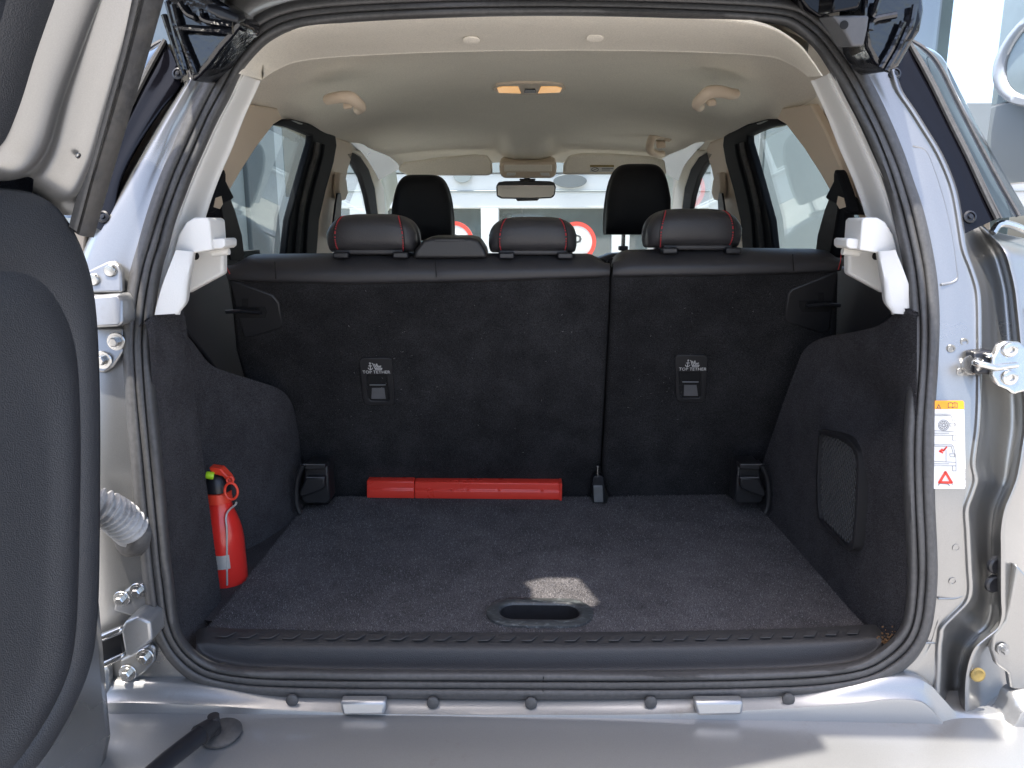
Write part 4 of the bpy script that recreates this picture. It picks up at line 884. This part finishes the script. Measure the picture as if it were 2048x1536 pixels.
# left mount
lm = lump('spoiler_mount', [(322, -20), (408, -20), (440, 2), (478, 28), (481, 52), (462, 76), (440, 100), (420, 128), (398, 152), (382, 166), (372, 140), (352, 90), (334, 40)], 1.03, .08, 'gloss_wrapped', spoiler)
lump('mount_shell', [(410, 8), (440, 14), (476, 30), (477, 48), (440, 38), (412, 24)], 1.015, .03, 'satin_black', lm, bev=.004)
for pts in ([(335, 4), (352, 70), (372, 140)], [(346, 10), (362, 70), (392, 148)], [(328, 30), (346, 84), (368, 150)], [(360, 6), (374, 26), (390, 34)], [(352, 54), (400, 58), (466, 62)], [(400, 20), (410, 40), (466, 50)]):
    tube('mount_rib', catmull([onY(px, py, 1.022) for px, py in pts], 14), .0042, 'gloss_wrapped', lm, n=8)

# ================================================================== tailgate, hinged on the left and swung wide
TH = np.array([-.498, .825, 0.]); OPEN = R(13)
TD = np.array([-math.sin(OPEN), -math.cos(OPEN), 0]); TN = np.array([math.cos(OPEN), -math.sin(OPEN), 0])   # along the door, inner face normal
def dpt(t, z, n=0): return TH+TD*t+TN*n+np.array([0, 0, z])
def tz(px, py, n=0):                                       # pixel -> door coordinates on the inner face
    p_ = onP(px, py, TH+TN*n, TN)-TH; return float(np.dot(p_, TD)), float(p_[2])
tg = empty('tailgate', (TH+np.array([0, 0, .6])).tolist()); setp(tg, car)
vis = [(80, 1536), (112, 1490), (150, 1425), (184, 1345), (196, 1290), (203, 1200), (206, 1000), (206, 800), (200, 640), (190, 560), (178, 515), (160, 472), (136, 428), (112, 402), (84, 386), (48, 378), (0, 374)]
loop = [tz(*p_) for p_ in vis]
zb0 = loop[0][1]; ztop = loop[-1][1]
loop = [(.98, zb0-.03), (.60, zb0-.035), (.30, zb0-.032)]+loop+[(.30, ztop+.004), (.60, ztop+.004), (.94, ztop), (1.0, ztop-.06), (1.02, .95)]
lp = catmull(loop, 600, True)
_d = np.r_[0, np.cumsum(np.linalg.norm(np.diff(np.vstack([lp, lp[:1]]), axis=0), axis=1))]
_s = np.linspace(0, _d[-1], 260, endpoint=False); _c = np.vstack([lp, lp[:1]])
lp = np.stack([np.interp(_s, _d, _c[:, 0]), np.interp(_s, _d, _c[:, 1])], 1)
for _ in range(3): lp = .5*lp+.25*np.roll(lp, 1, 0)+.25*np.roll(lp, -1, 0)
def inset(P, d):
    out = []
    for i in range(len(P)):
        a = P[i]-P[i-4]; b = P[(i+4) % len(P)]-P[i]; t = a/np.linalg.norm(a)+b/np.linalg.norm(b); t /= np.linalg.norm(t)
        out.append(P[i]+d*np.array([t[1], -t[0]]))
    return np.array(out)
sgn = 1 if np.linalg.norm(inset(lp, .02)-lp.mean(0)) < np.linalg.norm(lp-lp.mean(0)) else -1
rings = [(0, -.030), (0, -.006), (.003, -.001), (.008, .0005), (.0265, .0008), (.0272, -.0004), (.0278, -.0004), (.0286, .0008), (.040, .0010), (.048, .0), (.056, -.003), (.065, -.0045), (.09, -.005)]
zmn = lp[:, 1].min(); rows = []
def shrink(P, d):
    k = 1/.95*2 if d < .02 else 4.6
    e = d if d < .02 else d*.9
    return np.stack([.5+(P[:, 0]-.5)*(1-d/.5), zmn+e+(P[:, 1]-zmn)*(1-min(.5, d*k))], 1)
for d, n in [(d if d < .02 else d*1.35, n) for d, n in rings]: rows.append([dpt(q_[0], q_[1], n) for q_ in shrink(lp, d)])
Q = shrink(lp, .13); cent = Q.mean(0)
for f in (.6, .2): rows.append([dpt(*(cent+(q_-cent)*f), -.005) for q_ in Q])
V, Fc = grid(rows, closed_v=True); Fc.append(tuple(len(V)-260+j for j in range(260)))
tp_ = add('door_panel', V, Fc, 'plastic_door', tg, smooth=60)
# painted inner skin behind the trim and outer skin
lowq = [(-.012, .66), (-.022, .9), (-.022, 1.18), (-.012, 1.30), (1.04, 1.30), (1.06, .9), (1.03, .50), (.2, .50), (.05, .53)]
prism('door_skin', [dpt(t, z, -.03) for t, z in lowq], -TN*.09, 'paint_silver', tg, bevel=.02, seg=3, smooth=40)
# window frame of the door: leans over
LT = np.array([0, 0, 1.])*1.0+TN*.50; LT /= np.linalg.norm(LT); LN = np.cross(TD, LT); LN = LN if np.dot(LN, TN) > 0 else -LN
L0 = dpt(0, 1.285, -.004)
def lean(px, py, off=0): return onP(px, py, L0+LN*off, LN)
def lst(a, b, off=0): return L0+TD*a+LT*b+LN*off          # along, up
def linv(p_): p_ = p_-L0; return float(np.dot(p_, TD)), float(np.dot(p_, LT))
fl = [[(172, 488), (150, 488), (120, 470), (60, 440), (10, 420), (-30, 410)], [(186, 440), (168, 430), (140, 410), (90, 380), (20, 360), (-20, 350)], [(214, 350), (194, 350), (166, 340), (116, 320), (62, 300), (10, 290)], [(252, 225), (228, 225), (204, 220), (150, 200), (100, 190), (40, 180)], [(292, 100), (262, 100), (238, 98), (188, 90), (140, 84), (70, 80)], [(326, -6), (290, -6), (268, -6), (222, -6), (176, -6), (100, -6)], [(348, -70), (312, -70), (290, -70), (246, -70), (200, -70), (120, -70)]]
rows = []
for kr, r in enumerate(fl):
    back = (-.08, -.014, 0, 0, 0, 0, 0)[kr]; pr = [lean(px, py)+LN*back for px, py in r]; offs = (-.003, -.001, .003, -.012, .010, -.004)
    e = [pr[0]+LN*-.02]+[p_+LN*o_ for p_, o_ in zip(pr, offs)]
    rows.append([e[0], e[1], e[2], e[3], (e[3]+e[4])/2+LN*-.002, e[4], (e[4]+e[5])/2+LN*.002, e[5], e[6], e[6]-LN*.03])
wf = sheet('window_frame', rows, 'paint_silver', tg, nu=60, nv=40, smooth=50, thick=-LN*.03)
# rubber strips on the frame
def strip(name, A_, B_, mat, off, th_, parent):
    A = catmull([lean(*p_, off) for p_ in A_], 30); B = catmull([lean(*p_, off) for p_ in B_], 30)
    rows = [[a-LN*th_, a, a*.85+b*.15+LN*.002, a*.5+b*.5+LN*.003, a*.15+b*.85+LN*.002, b, b-LN*th_] for a, b in zip(A, B)]
    return sheet(name, rows, mat, parent, smooth=50)
strip('rubber_seal', [(188, 474), (226, 345), (262, 225), (298, 105), (330, -8), (350, -80)], [(158, 470), (192, 345), (228, 225), (262, 105), (291, -8), (310, -80)], 'rubber_dusty', .004, .01, wf)
strip('seal_edge', [(152, 462), (182, 350), (216, 228), (250, 108), (278, -8), (296, -80)], [(146, 458), (176, 348), (210, 226), (243, 106), (270, -8), (288, -80)], 'rubber', .004, .006, wf)
strip('glazing_trim', [(-20, 310), (10, 280), (40, 210), (68, 120), (92, 50), (112, -8), (130, -80)], [(-110, 300), (-70, 260), (-40, 180), (-10, 80), (8, 20), (20, -30), (40, -90)], 'plastic_door', .012, .02, wf)
for px, py in ((156, 311), (62, 289)):
    lathe('spot_weld', lean(px, py, .002 if px > 100 else .006), LN, [(.0032, 0), (.003, .001), (.001, .0018)], 'steel_bright', wf, n=14)
# top rail, far stile and glass beyond the picture
a0, b0 = linv(lean(100, -6)); topb = .40
prism('top_rail', [lst(.08, topb-.06, .0), lst(.10, topb, .0), (lst(.90, topb, .0)), lst(.95, topb-.06, .0)], -LN*.03, 'paint_silver', wf, bevel=.01, smooth=40)
prism('stile', [lst(.92, topb-.03), lst(1.03, 0), lst(.97, 0), lst(.86, topb-.03)], -LN*.03, 'paint_silver', wf, bevel=.01, smooth=40)
prism('door_glass', [lst(.03, 0, -.022), lst(.10, topb-.03, -.022), lst(.92, topb-.03, -.022), lst(1.0, 0, -.022)], -LN*.004, 'glass_dark', tg, smooth=0)
# ---- hinges on the body
def bracket(name, pts, off, th_, mat, parent, **k):
    return prism(name, [onG(px, py, off) for px, py in pts], (0, th_, 0), mat, parent, **k)
h1_ = bracket('hinge', [(150, 548), (178, 540), (214, 523), (226, 522), (238, 530), (243, 545), (244, 585), (150, 586)], .016, .010, 'steel_dull', car, bevel=.003, seg=3, smooth=40)
for px, py in ((222, 541), (188, 559)): lathe('hinge_pin', onG(px, py, .016), (0, -1, 0), [(.0085, 0), (.0085, .003), (.007, .005), (.001, .0055)], 'steel_bright', h1_, n=22)
bracket('hinge_arm', [(150, 592), (184, 592), (236, 588), (245, 600), (245, 646), (236, 653), (150, 657)], .040, .040, 'paint_bumper', h1_, bevel=.004, seg=3, smooth=40)
bracket('hinge_leaf', [(170, 657), (246, 655), (246, 704), (226, 734), (208, 746), (170, 742)], .006, .006, 'steel_dull', h1_, bevel=.003, smooth=40)
for px, py in ((233, 683), (206, 720)): bolt(onG(px, py, .007), (0, -1, 0), .0125, h1_)
h2_ = bracket('hinge', [(226, 1222), (232, 1196), (262, 1172), (290, 1166), (296, 1220), (272, 1236)], .004, .006, 'steel_dull', car, bevel=.003, smooth=40)
for px, py in ((244, 1197), (277, 1181)): bolt(onG(px, py, .005), (0, -1, 0), .0115, h2_)
arm = [(196, 1272), (236, 1258), (248, 1262), (252, 1312), (260, 1314), (300, 1286), (306, 1262), (298, 1240), (268, 1234), (238, 1246), (196, 1262)]
bracket('hinge_arm', [(240, 1258), (250, 1244), (274, 1234), (300, 1244), (304, 1282), (262, 1314), (250, 1314)], .045, .045, 'paint_bumper', h2_, bevel=.004, seg=3, smooth=40)
bracket('hinge_link', [(150, 1285), (200, 1272), (240, 1256), (244, 1266), (202, 1284), (150, 1298)], .050, .012, 'steel_bright', h2_, bevel=.003, smooth=40)
bracket('hinge_link', [(150, 1345), (200, 1328), (244, 1308), (247, 1318), (202, 1340), (150, 1358)], .050, .012, 'steel_bright', h2_, bevel=.003, smooth=40)
bracket('hinge_gap', [(150, 1298), (202, 1284), (242, 1268), (244, 1308), (202, 1328), (150, 1345)], .036, .01, 'satin_black', h2_, smooth=0)
bracket('hinge_leaf', [(240, 1320), (262, 1310), (300, 1288), (311, 1296), (309, 1322), (288, 1346), (262, 1366), (240, 1362)], .006, .006, 'steel_dull', h2_, bevel=.003, smooth=40)
for px, py in ((291, 1313), (256, 1345)): bolt(onG(px, py, .007), (0, -1, 0), .0125, h2_)
bracket('hinge_foot', [(150, 1340), (206, 1330), (214, 1345), (214, 1420), (190, 1440), (150, 1470)], .02, .02, 'paint_bumper', h2_, bevel=.006, smooth=40)
# loom conduit between body and tailgate
pth = catmull([onG(150, 1000, .06), onG(200, 1012, .05), onG(232, 1030, .035), (onG(258, 1052, .014)), onG(280, 1072, -.02)], 120)
tube('wiring_conduit', pth, .020, 'conduit', car, n=24, rfun=lambda t: .0195+.0028*math.sin(t*2*math.pi*15)+.004*t, smooth=80)
lathe('conduit_boot', onG(262, 1068, .004), (-.6, -1, .3), [(.030, -.01), (.030, .004), (.025, .010), (.02, .012)], 'rubber_dusty', car, n=24)
# door check strut on the bumper
sp0 = onZ(440, 1462, .650); st = empty('door_strut', sp0.tolist()); setp(st, car)
lathe('strut_pad', sp0+np.array([.002, 0, -.004]), (0, -.1, 1), [(.026, 0), (.026, .003), (.023, .0055), (.012, .007), (.001, .007)], 'rubber_dusty', st, n=30)
a = onZ(428, 1448, .666); b = onZ(336, 1520, .674); c = onZ(200, 1640, .684)
tube('strut_tube', [a+(b-a)*.30, b, c], .0115, 'satin_black', st, n=18)
tube('strut_end', [a, a+(b-a)*.14, a+(b-a)*.33], .0125, 'plastic_black', st, n=16, rfun=lambda t: .010+.0035*t)
tube('strut_ball', [a+np.array([0, 0, .012]), a+np.array([0, .002, -.02])], .0075, 'plastic_black', st, n=14)

# ---- latch striker and warning label on the right jamb
sk_ = bracket('striker', [(1985, 716), (1998, 690), (2010, 682), (2040, 684), (2062, 700), (2066, 780), (2040, 786), (2028, 790), (2016, 780), (1996, 772), (1984, 752)], .030, .010, 'steel_bright', car, bevel=.003, smooth=30)
bracket('striker_bumper', [(1947, 704), (1986, 700), (1986, 750), (1948, 748)], .022, .020, 'satin_black', sk_, bevel=.003, smooth=30)
lathe('striker_wheel', onG(1946, 730, .012), (-1, -.4, 0), [(.013, -.004), (.013, .004), (.010, .006), (.001, .006)], 'steel_bright', sk_, n=20)
tube('striker_loop', catmull([onG(2032, 730, .034), onG(2014, 732, .042), onG(1990, 735, .046), onG(1970, 730, .046), onG(1952, 726, .040), onG(1950, 724, .02)], 24), .0042, 'steel_bright', sk_, n=10)
for py in (699, 755): lathe('striker_screw', onG(2019, py, .031), (0, -1, 0), [(.0095, 0), (.0095, .003), (.0075, .0045), (.004, .0045), (.0035, .002), (.001, .002)], 'steel_bright', sk_, n=20)
prism('striker_tooth', [onG(px, py, .032) for px, py in ((1974, 708), (1986, 706), (1986, 716), (1976, 717))], (0, .012, 0), 'steel_bright', sk_, bevel=.002, smooth=30)
sA = onG(1870, 802, .0008); sB = onG(1924, 802, .0008); sC = onG(1929, 976, .0008)
su = sB-sA; kx = np.linalg.norm(su)/54; su /= np.linalg.norm(su); sv = sC-sB; sv -= su*np.dot(su, sv); ky = np.linalg.norm(sv)/174; sv /= np.linalg.norm(sv); sn = np.cross(su, sv); sn = sn if sn[1] < 0 else -sn
def L2(x, y, of=0): return sA+su*((x-1870)*kx)+sv*((y-802)*ky)+sn*(.0035+of)
lab = prism('warning_label', [L2(*p_) for p_ in ((1862, 801), (1922, 801), (1925, 804), (1929, 970), (1926, 977), (1862, 977))], -sn*.0006, 'sticker_white', body, smooth=0)
prism('label_band', [L2(x, y, .0003) for x, y in ((1862, 801), (1922, 801), (1924.5, 804), (1925, 818), (1862, 818))], -sn*.0002, 'sticker_orange', lab, smooth=0)
def flat(lines, wd, mat, name='label_print'):
    V, Fc = ink_geo([[((x-1870)*kx, (y-802)*ky) for x, y in l] for l in lines], sA+sn*.0042, su, sv, wd*kx, sn); return add(name, V, Fc, mat, lab, smooth=0)
car1 = lambda y: [[(1866, y), (1900, y), (1904, y+4), (1907, y+18), (1909, y+26), (1909, y+42), (1866, y+42)], [(1866, y+3), (1899, y+3), (1903, y+16)], [(1896, y+18), (1906, y+18), (1906, y+24), (1897, y+24), (1896, y+18)], [(1866, y+33), (1908, y+35)], [(1902, y+42), (1902, y+52), (1909, y+52), (1909, y+42)], [(1866, y+38), (1895, y+38)]]
cx_, cy_ = 1884, 850
spokes = [[(cx_+3*math.cos(a), cy_+3*math.sin(a)), (cx_+7.5*math.cos(a), cy_+7.5*math.sin(a))] for a in np.linspace(0, 2*math.pi, 10, endpoint=False)]
flat(car1(828)+[circ(cx_, cy_, 10.5), circ(cx_, cy_, 8), circ(cx_, cy_, 3)]+spokes, .8, 'ink_dark')
flat(car1(889)+[[(1889, 900), (1889, 922)]], .8, 'ink_dark')
flat([[(1893, 806), (1899, 804.5), (1902, 806.5), (1905, 804.5), (1911, 806), (1911, 815), (1905, 813.5), (1902, 815.5), (1899, 813.5), (1893, 815), (1893, 806)], [(1902, 806.5), (1902, 815)], [(1906.5, 808), (1906.5, 812)], [(1870, 817), (1874, 809), (1878, 817)], [(1872, 816), (1876, 816)]], 1.2, 'ink_dark')
flat([[(1906, 806), (1906, 806.6)]], 1.0, 'ink_dark')
flat([[(1890, 894), (1884, 900), (1878, 902)], [(1881, 898), (1876, 902), (1882, 905)], [(1902-14, 896), (1884, 901)]], 3.0, 'sticker_red')
flat([[(1888, 944), (1876, 964), (1900, 964), (1888, 944)]], 5.2, 'sticker_red')
flat([[(1888, 950), (1882, 961), (1894, 961), (1888, 950)]], .8, 'sticker_white')
flat([[(1874, 970), (1876, 966), (1893, 967), (1896, 971)], [(1902, 968), (1900, 964)]], 1.2, 'ink_dark')
T = text_geo('2S11-8P1A28-AA', 4.6*kx, L2(1925.5, 970, .0006), -sv, su, 'LEFT'); add('label_print', *T, 'ink_dark', lab, smooth=0)

# ================================================================== fire extinguisher in the left pocket
ex0 = np.array([-.521, 1.205, .680])
fe = empty('fire_extinguisher', ex0.tolist(), 'small red fire extinguisher with black valve standing in the left boot pocket', 'extinguisher')
ax = np.array([-.030, .010, 1.0]); ax /= np.linalg.norm(ax)
k = .98
prof = [(.030, 0), (.0355, .004), (.0375, .012), (.038, .04), (.038, .090), (.0368, .106), (.0335, .122), (.0285, .138), (.0240, .150), (.0222, .162)]
lathe('cylinder', ex0, ax, [(r*k*.92, h*k) for r, h in prof], 'red_paint', fe, n=40)
def exz(h): return ex0+ax*h*k
lathe('collar', exz(.162), ax, [(.0215*k, 0), (.0225*k, .001), (.0225*k, .017), (.021*k, .018)], 'red_lever', fe, n=32)
V, Fc = lathe_geo(exz(.182), ax, [(.0222, 0), (.0225, .006), (.021, .017), (.0165, .026), (.010, .031), (.002, .032)], 28)
valve = add('valve', V, Fc, 'satin_black', fe, smooth=50)
T0 = exz(.215)+np.array([.006, 0, 0])
lv = [T0+np.array(p_) for p_ in ((-.012, -.012, .012), (.008, -.014, .010), (.020, -.014, -.004), (.026, -.014, -.016), (.020, -.014, -.016), (.010, -.013, -.004), (-.004, -.012, .0), (-.010, -.012, .003))]
prism('lever', lv, (0, .018, .001), 'red_lever', fe, bevel=.002, smooth=30)
lathe('safety_cap', T0+np.array([-.006, -.014, -.002]), (-.9, -.3, .25), [(.0062, -.002), (.0065, .0), (.0065, .009), (.005, .011), (.001, .011)], 'lime', fe, n=18)
rc = T0+np.array([.027, -.0225, -.026])
tube('pull_ring', [rc+np.array([.0105*math.cos(a), .001*math.cos(a), .0145*math.sin(a)]) for a in np.linspace(0, 2*math.pi, 28, endpoint=False)], .0022, 'red_lever', fe, n=8, closed=True)
rc2 = T0+np.array([.026, -.0215, -.007])
tube('ring_loop', [rc2+np.array([.0055*math.cos(a), .0005, .006*math.sin(a)]) for a in np.linspace(0, 2*math.pi, 18, endpoint=False)], .0017, 'red_lever', fe, n=6, closed=True)
for sx in (-.012, .020):
    P = [exz(h)+np.array([sx+dx, -math.sqrt(max(0, (rr*.88)**2-(sx+dx)**2))-.001, 0]) for h, rr, dx in ((.160, .026, .010 if sx > 0 else -.006), (.156, .027, .008 if sx > 0 else -.004), (.150, .029, .001), (.140, .034, -.001), (.12, .038, 0), (.07, .038, -.004 if sx > 0 else 0), (.02, .038, -.008 if sx > 0 else 0))]
    tube('clip_wire', catmull(P, 30), .0017, 'zinc', fe, n=8)
arc = np.linspace(-2.2, -.95, 12); rows = [[exz(h)+np.array([.0382*k*.9*math.cos(a), .0382*k*.9*math.sin(a), 0])+np.array([0, -.0022, 0]) for a in arc] for h in (.050, .075)]
st_ = sheet('clip_band', rows, 'zinc', fe, thick=(0, .0012, 0), smooth=50)
lathe('clip_rivet', exz(.0625)+np.array([-.010, -.0350, 0]), (0, -1, 0), [(.0035, 0), (.003, .001), (.001, .0014)], 'red_paint', fe, n=14)

# ================================================================== red warning triangle case
Yc = 1.565
tri = empty('triangle_case', (onY(928, 998, Yc)[0], Yc, ZF), 'long red plastic warning triangle case lying against the rear seat back', 'case')
A_ = onZ(734, 996, ZF+.001); B_ = onZ(1124, 1000, ZF+.001)
x0, x1 = A_[0], B_[0]; yy0, yy1 = A_[1], B_[1]
def case_sec(x0, x1, ya, yb, h, ins, name):
    rows = []
    for x, y in ((x0, ya), (x1, yb)):
        rows.append([(x, y-.0, ZF+.001), (x, y-.001, ZF+.006), (x, y+.0005, ZF+h*.50), (x, y+.003, ZF+h*.56), (x, y+.004, ZF+h*.95), (x, y+.009, ZF+h), (x, y+.036, ZF+h), (x, y+.040, ZF+h*.9), (x, y+.040, ZF+.001)])
    V, Fc = grid(rows, closed_v=True); Fc += [tuple(range(9)), tuple(range(9, 18))]
    return add(name, V, Fc, 'red_case', tri, bevel=.002, smooth=30)
xm = x0+(x1-x0)*.245; ym = yy0+(yy1-yy0)*.245; HC = .041
case_sec(x0, xm-.0006, yy0, ym, HC, 0, 'case_lid'); cb = case_sec(xm+.0006, x1, ym, yy1, HC*.97, 0, 'case_body')
for t in (.32, .44, .52, .68, .90):
    x = x0+(x1-x0)*t; y = yy0+(yy1-yy0)*t
    box('catch', (x, y+.0005, ZF+HC*.55), (.006, .004, .005), 'red_case', cb, bevel=.001)
box('front_groove', ((xm+x1)/2+.01, (ym+yy1)/2+.0006, ZF+HC*.30), ((x1-xm)*.93, .002, .0016), 'red_case', cb, bevel=.0005, rot=rotm('Z', math.atan2(yy1-ym, x1-xm)))
for t in (.46, .50, .54, .58):
    x = x0+(x1-x0)*t; y = yy0+(yy1-yy0)*t
    box('top_rib', (x, y+.014, ZF+HC*.97+.0006), (.009, .006, .0016), 'red_case', cb, bevel=.0005)
box('end_cap', (x1-.003, yy1+.019, ZF+HC*.49), (.005, .043, HC+.0015), 'red_case', cb, bevel=.001)

# ================================================================== surroundings seen through the glass
def building(name, loc, label): return empty(name, loc, label, 'building')
fb = building('showroom', (0, 14, 0), 'white panelled showroom wall ahead, seen through the windscreen')
YB = 14.0
def wbox(name, x0, x1, z0, z1, Y, d, mat, parent, bevel=.01): return box(name, ((x0+x1)/2, Y+d/2, (z0+z1)/2), (x1-x0, d, z1-z0), mat, parent, bevel=bevel)
wbox('plinth', -9, 9, 0, .55, YB, .3, 'wall_white', fb)
wbox('lintel', -9, 9, 1.62, 2.22, YB, .3, 'wall_white', fb)
wbox('fascia', -9, 9, 2.235, 3.4, YB-.05, .35, 'wall_panel', fb)
for i in range(7):
    x = -8.4+i*2.4+.52
    wbox('pier', x-.16, x+.16, .55, 1.62, YB, .3, 'wall_white', fb)
    w_ = wbox('window', x+.17, x+2.23, .56, 1.61, YB+.10, .03, 'dark_pane', fb)
    wbox('window_frame', x+.17, x+2.23, .56, .60, YB+.06, .05, 'frame_white', w_)
for px, py, rx_, ry_, m_ in ((1140, 362, .30, .12, 'wall_grey'), (925, 352, .16, .12, 'wall_panel')):
    c = onY(px, py, YB-.06); prism('oval_plate', [c+np.array([rx_*math.cos(a), 0, ry_*math.sin(a)]) for a in np.linspace(0, 2*math.pi, 36, endpoint=False)], (0, -.03, 0), m_, fb, bevel=.008, smooth=30)
wbox('string_course', -9, 9, 1.90, 1.93, YB-.03, .05, 'wall_panel', fb)
wbox('window_sill', -9, 9, .50, .56, YB-.06, .1, 'frame_white', fb)
for px, py in ((908, 483), (1152, 484)):
    c = onY(px, py, 11.5); r = .30
    s_ = empty('round_sign', (c[0], 11.5, 0), 'round white traffic sign with red rim, left of the middle headrest' if px < 1000 else 'round white traffic sign with red rim, right of the middle headrest', 'sign', 'round signs ahead of the car')
    lathe('sign_disc', c, (0, -1, 0), [(r, 0), (r, .02), (r-.005, .022), (.001, .022)], 'sticker_white', s_, n=40)
    V, Fc = [], []
    rr = [[c+np.array([q_*math.cos(a), -.026, q_*math.sin(a)]) for a in np.linspace(0, 2*math.pi, 40, endpoint=False)] for q_ in (r, r*.80)]
    V, Fc = grid(rr, closed_v=True); add('sign_rim', V, Fc, 'sticker_red', s_, smooth=0, solid=.004)
    add('sign_print', *text_geo('P', .34, c+np.array([0, -.028, -.12]), (1, 0, 0), (0, 0, 1)), 'ink_dark', s_, smooth=0)
    tube('sign_post', [(c[0], 11.53, 0), (c[0], 11.53, c[2]+.25)], .03, 'steel_dull', s_, n=12)
# left neighbour: grey wall with a white framed door
lb_ = building('side_building', (-2.7, 7.5, 0), 'grey building with white window frames outside the left rear door window')
XB = -2.7
def xbox(name, y0, y1, z0, z1, X, d, mat, parent, bevel=.01): return box(name, (X+d/2, (y0+y1)/2, (z0+z1)/2), (abs(d), y1-y0, z1-z0), mat, parent, bevel=bevel)
xbox('wall', 4.6, 7.35, 0, 3.2, XB, -.3, 'wall_panel', lb_)
xbox('pilaster', 7.36, 8.2, 0, 3.2, XB+.04, -.3, 'wall_grey', lb_)
dw = xbox('window', 8.2, 10.4, 0, 3.0, XB-.08, -.05, 'wall_beige', lb_)
for y0, y1, z0, z1 in ((8.22, 8.60, 0, 3.0), (10.1, 10.4, 0, 3.0), (8.6, 10.1, 1.36, 1.62), (8.6, 10.1, 0, .3), (8.6, 10.1, 2.8, 3.0)):
    xbox('window_frame', y0, y1, z0, z1, XB, -.08, 'frame_white', dw)
xbox('window_pane', 8.6, 10.1, .3, 1.36, XB-.07, -.02, 'dark_pane', dw)
xbox('door_post', 8.60, 8.72, 1.62, 2.8, XB-.03, -.04, 'dark_pane', dw)
xbox('cornice', 4.6, 10.4, 3.0, 3.25, XB+.06, -.3, 'wall_white', lb_)
# right neighbour: glass fronted hall with an oval emblem
rb = building('glass_hall', (5.2, 7, 0), 'pale blue glass fronted hall with oval emblem beyond the right rear corner')
XR = 5.2
for y0, y1, z0, z1, m_ in ((2.2, 9.0, 4.28, 7.5, 'facade_pane'), (2.2, 9.0, 2.62, 4.25, 'facade_pane'), (2.2, 9.0, 1.75, 2.60, 'wall_panel'), (2.2, 6.0, .0, 1.72, 'facade_pane')):
    n_ = 3
    for i in range(n_):
        a_ = y0+(y1-y0)*i/n_; b_ = y0+(y1-y0)*(i+1)/n_-.02
        xbox('facade_panel', a_, b_, z0, z1, XR, .2, m_, rb, bevel=.004)
an = building('annexe', (3.2, 9, 0), 'pale grey panelled annexe outside the right rear door window')
XA = 3.05
xbox('wall', 7.7, 10.1, 0, 3.2, XA, .3, 'wall_panel', an)
xbox('mullion', 10.12, 10.35, 0, 3.2, XA+.05, .2, 'dark_pane', an)
xbox('wall', 10.37, 13.0, 0, 3.2, XA, .3, 'frame_white', an)
xbox('glazing', 6.3, 7.68, 1.0, 3.2, XA+.12, .1, 'dark_pane', an)
xbox('window_frame', 6.3, 7.68, 0, .98, XA+.05, .2, 'frame_white', an)
xbox('cornice', 6.3, 13.0, 3.22, 3.4, XA-.05, .4, 'wall_white', an)
ec = onX(2130, 95, XR-.06); rows = []
for f, dx in ((1.0, 0.05), (1.0, -.05), (.96, -.08), (.86, -.08), (.82, -.05), (.82, .02)):
    rows.append([ec+np.array([dx, 1.05*f*math.cos(a), .52*f*math.sin(a)]) for a in np.linspace(0, 2*math.pi, 60, endpoint=False)])
V, Fc = grid(rows, closed_v=True); em = add('emblem_rim', V, Fc, 'emblem_rim', rb, smooth=50)
prism('emblem_face', [ec+np.array([-.03, .84*math.cos(a), .43*math.sin(a)]) for a in np.linspace(0, 2*math.pi, 48, endpoint=False)], (.02, 0, 0), 'facade_pane', em, smooth=0)
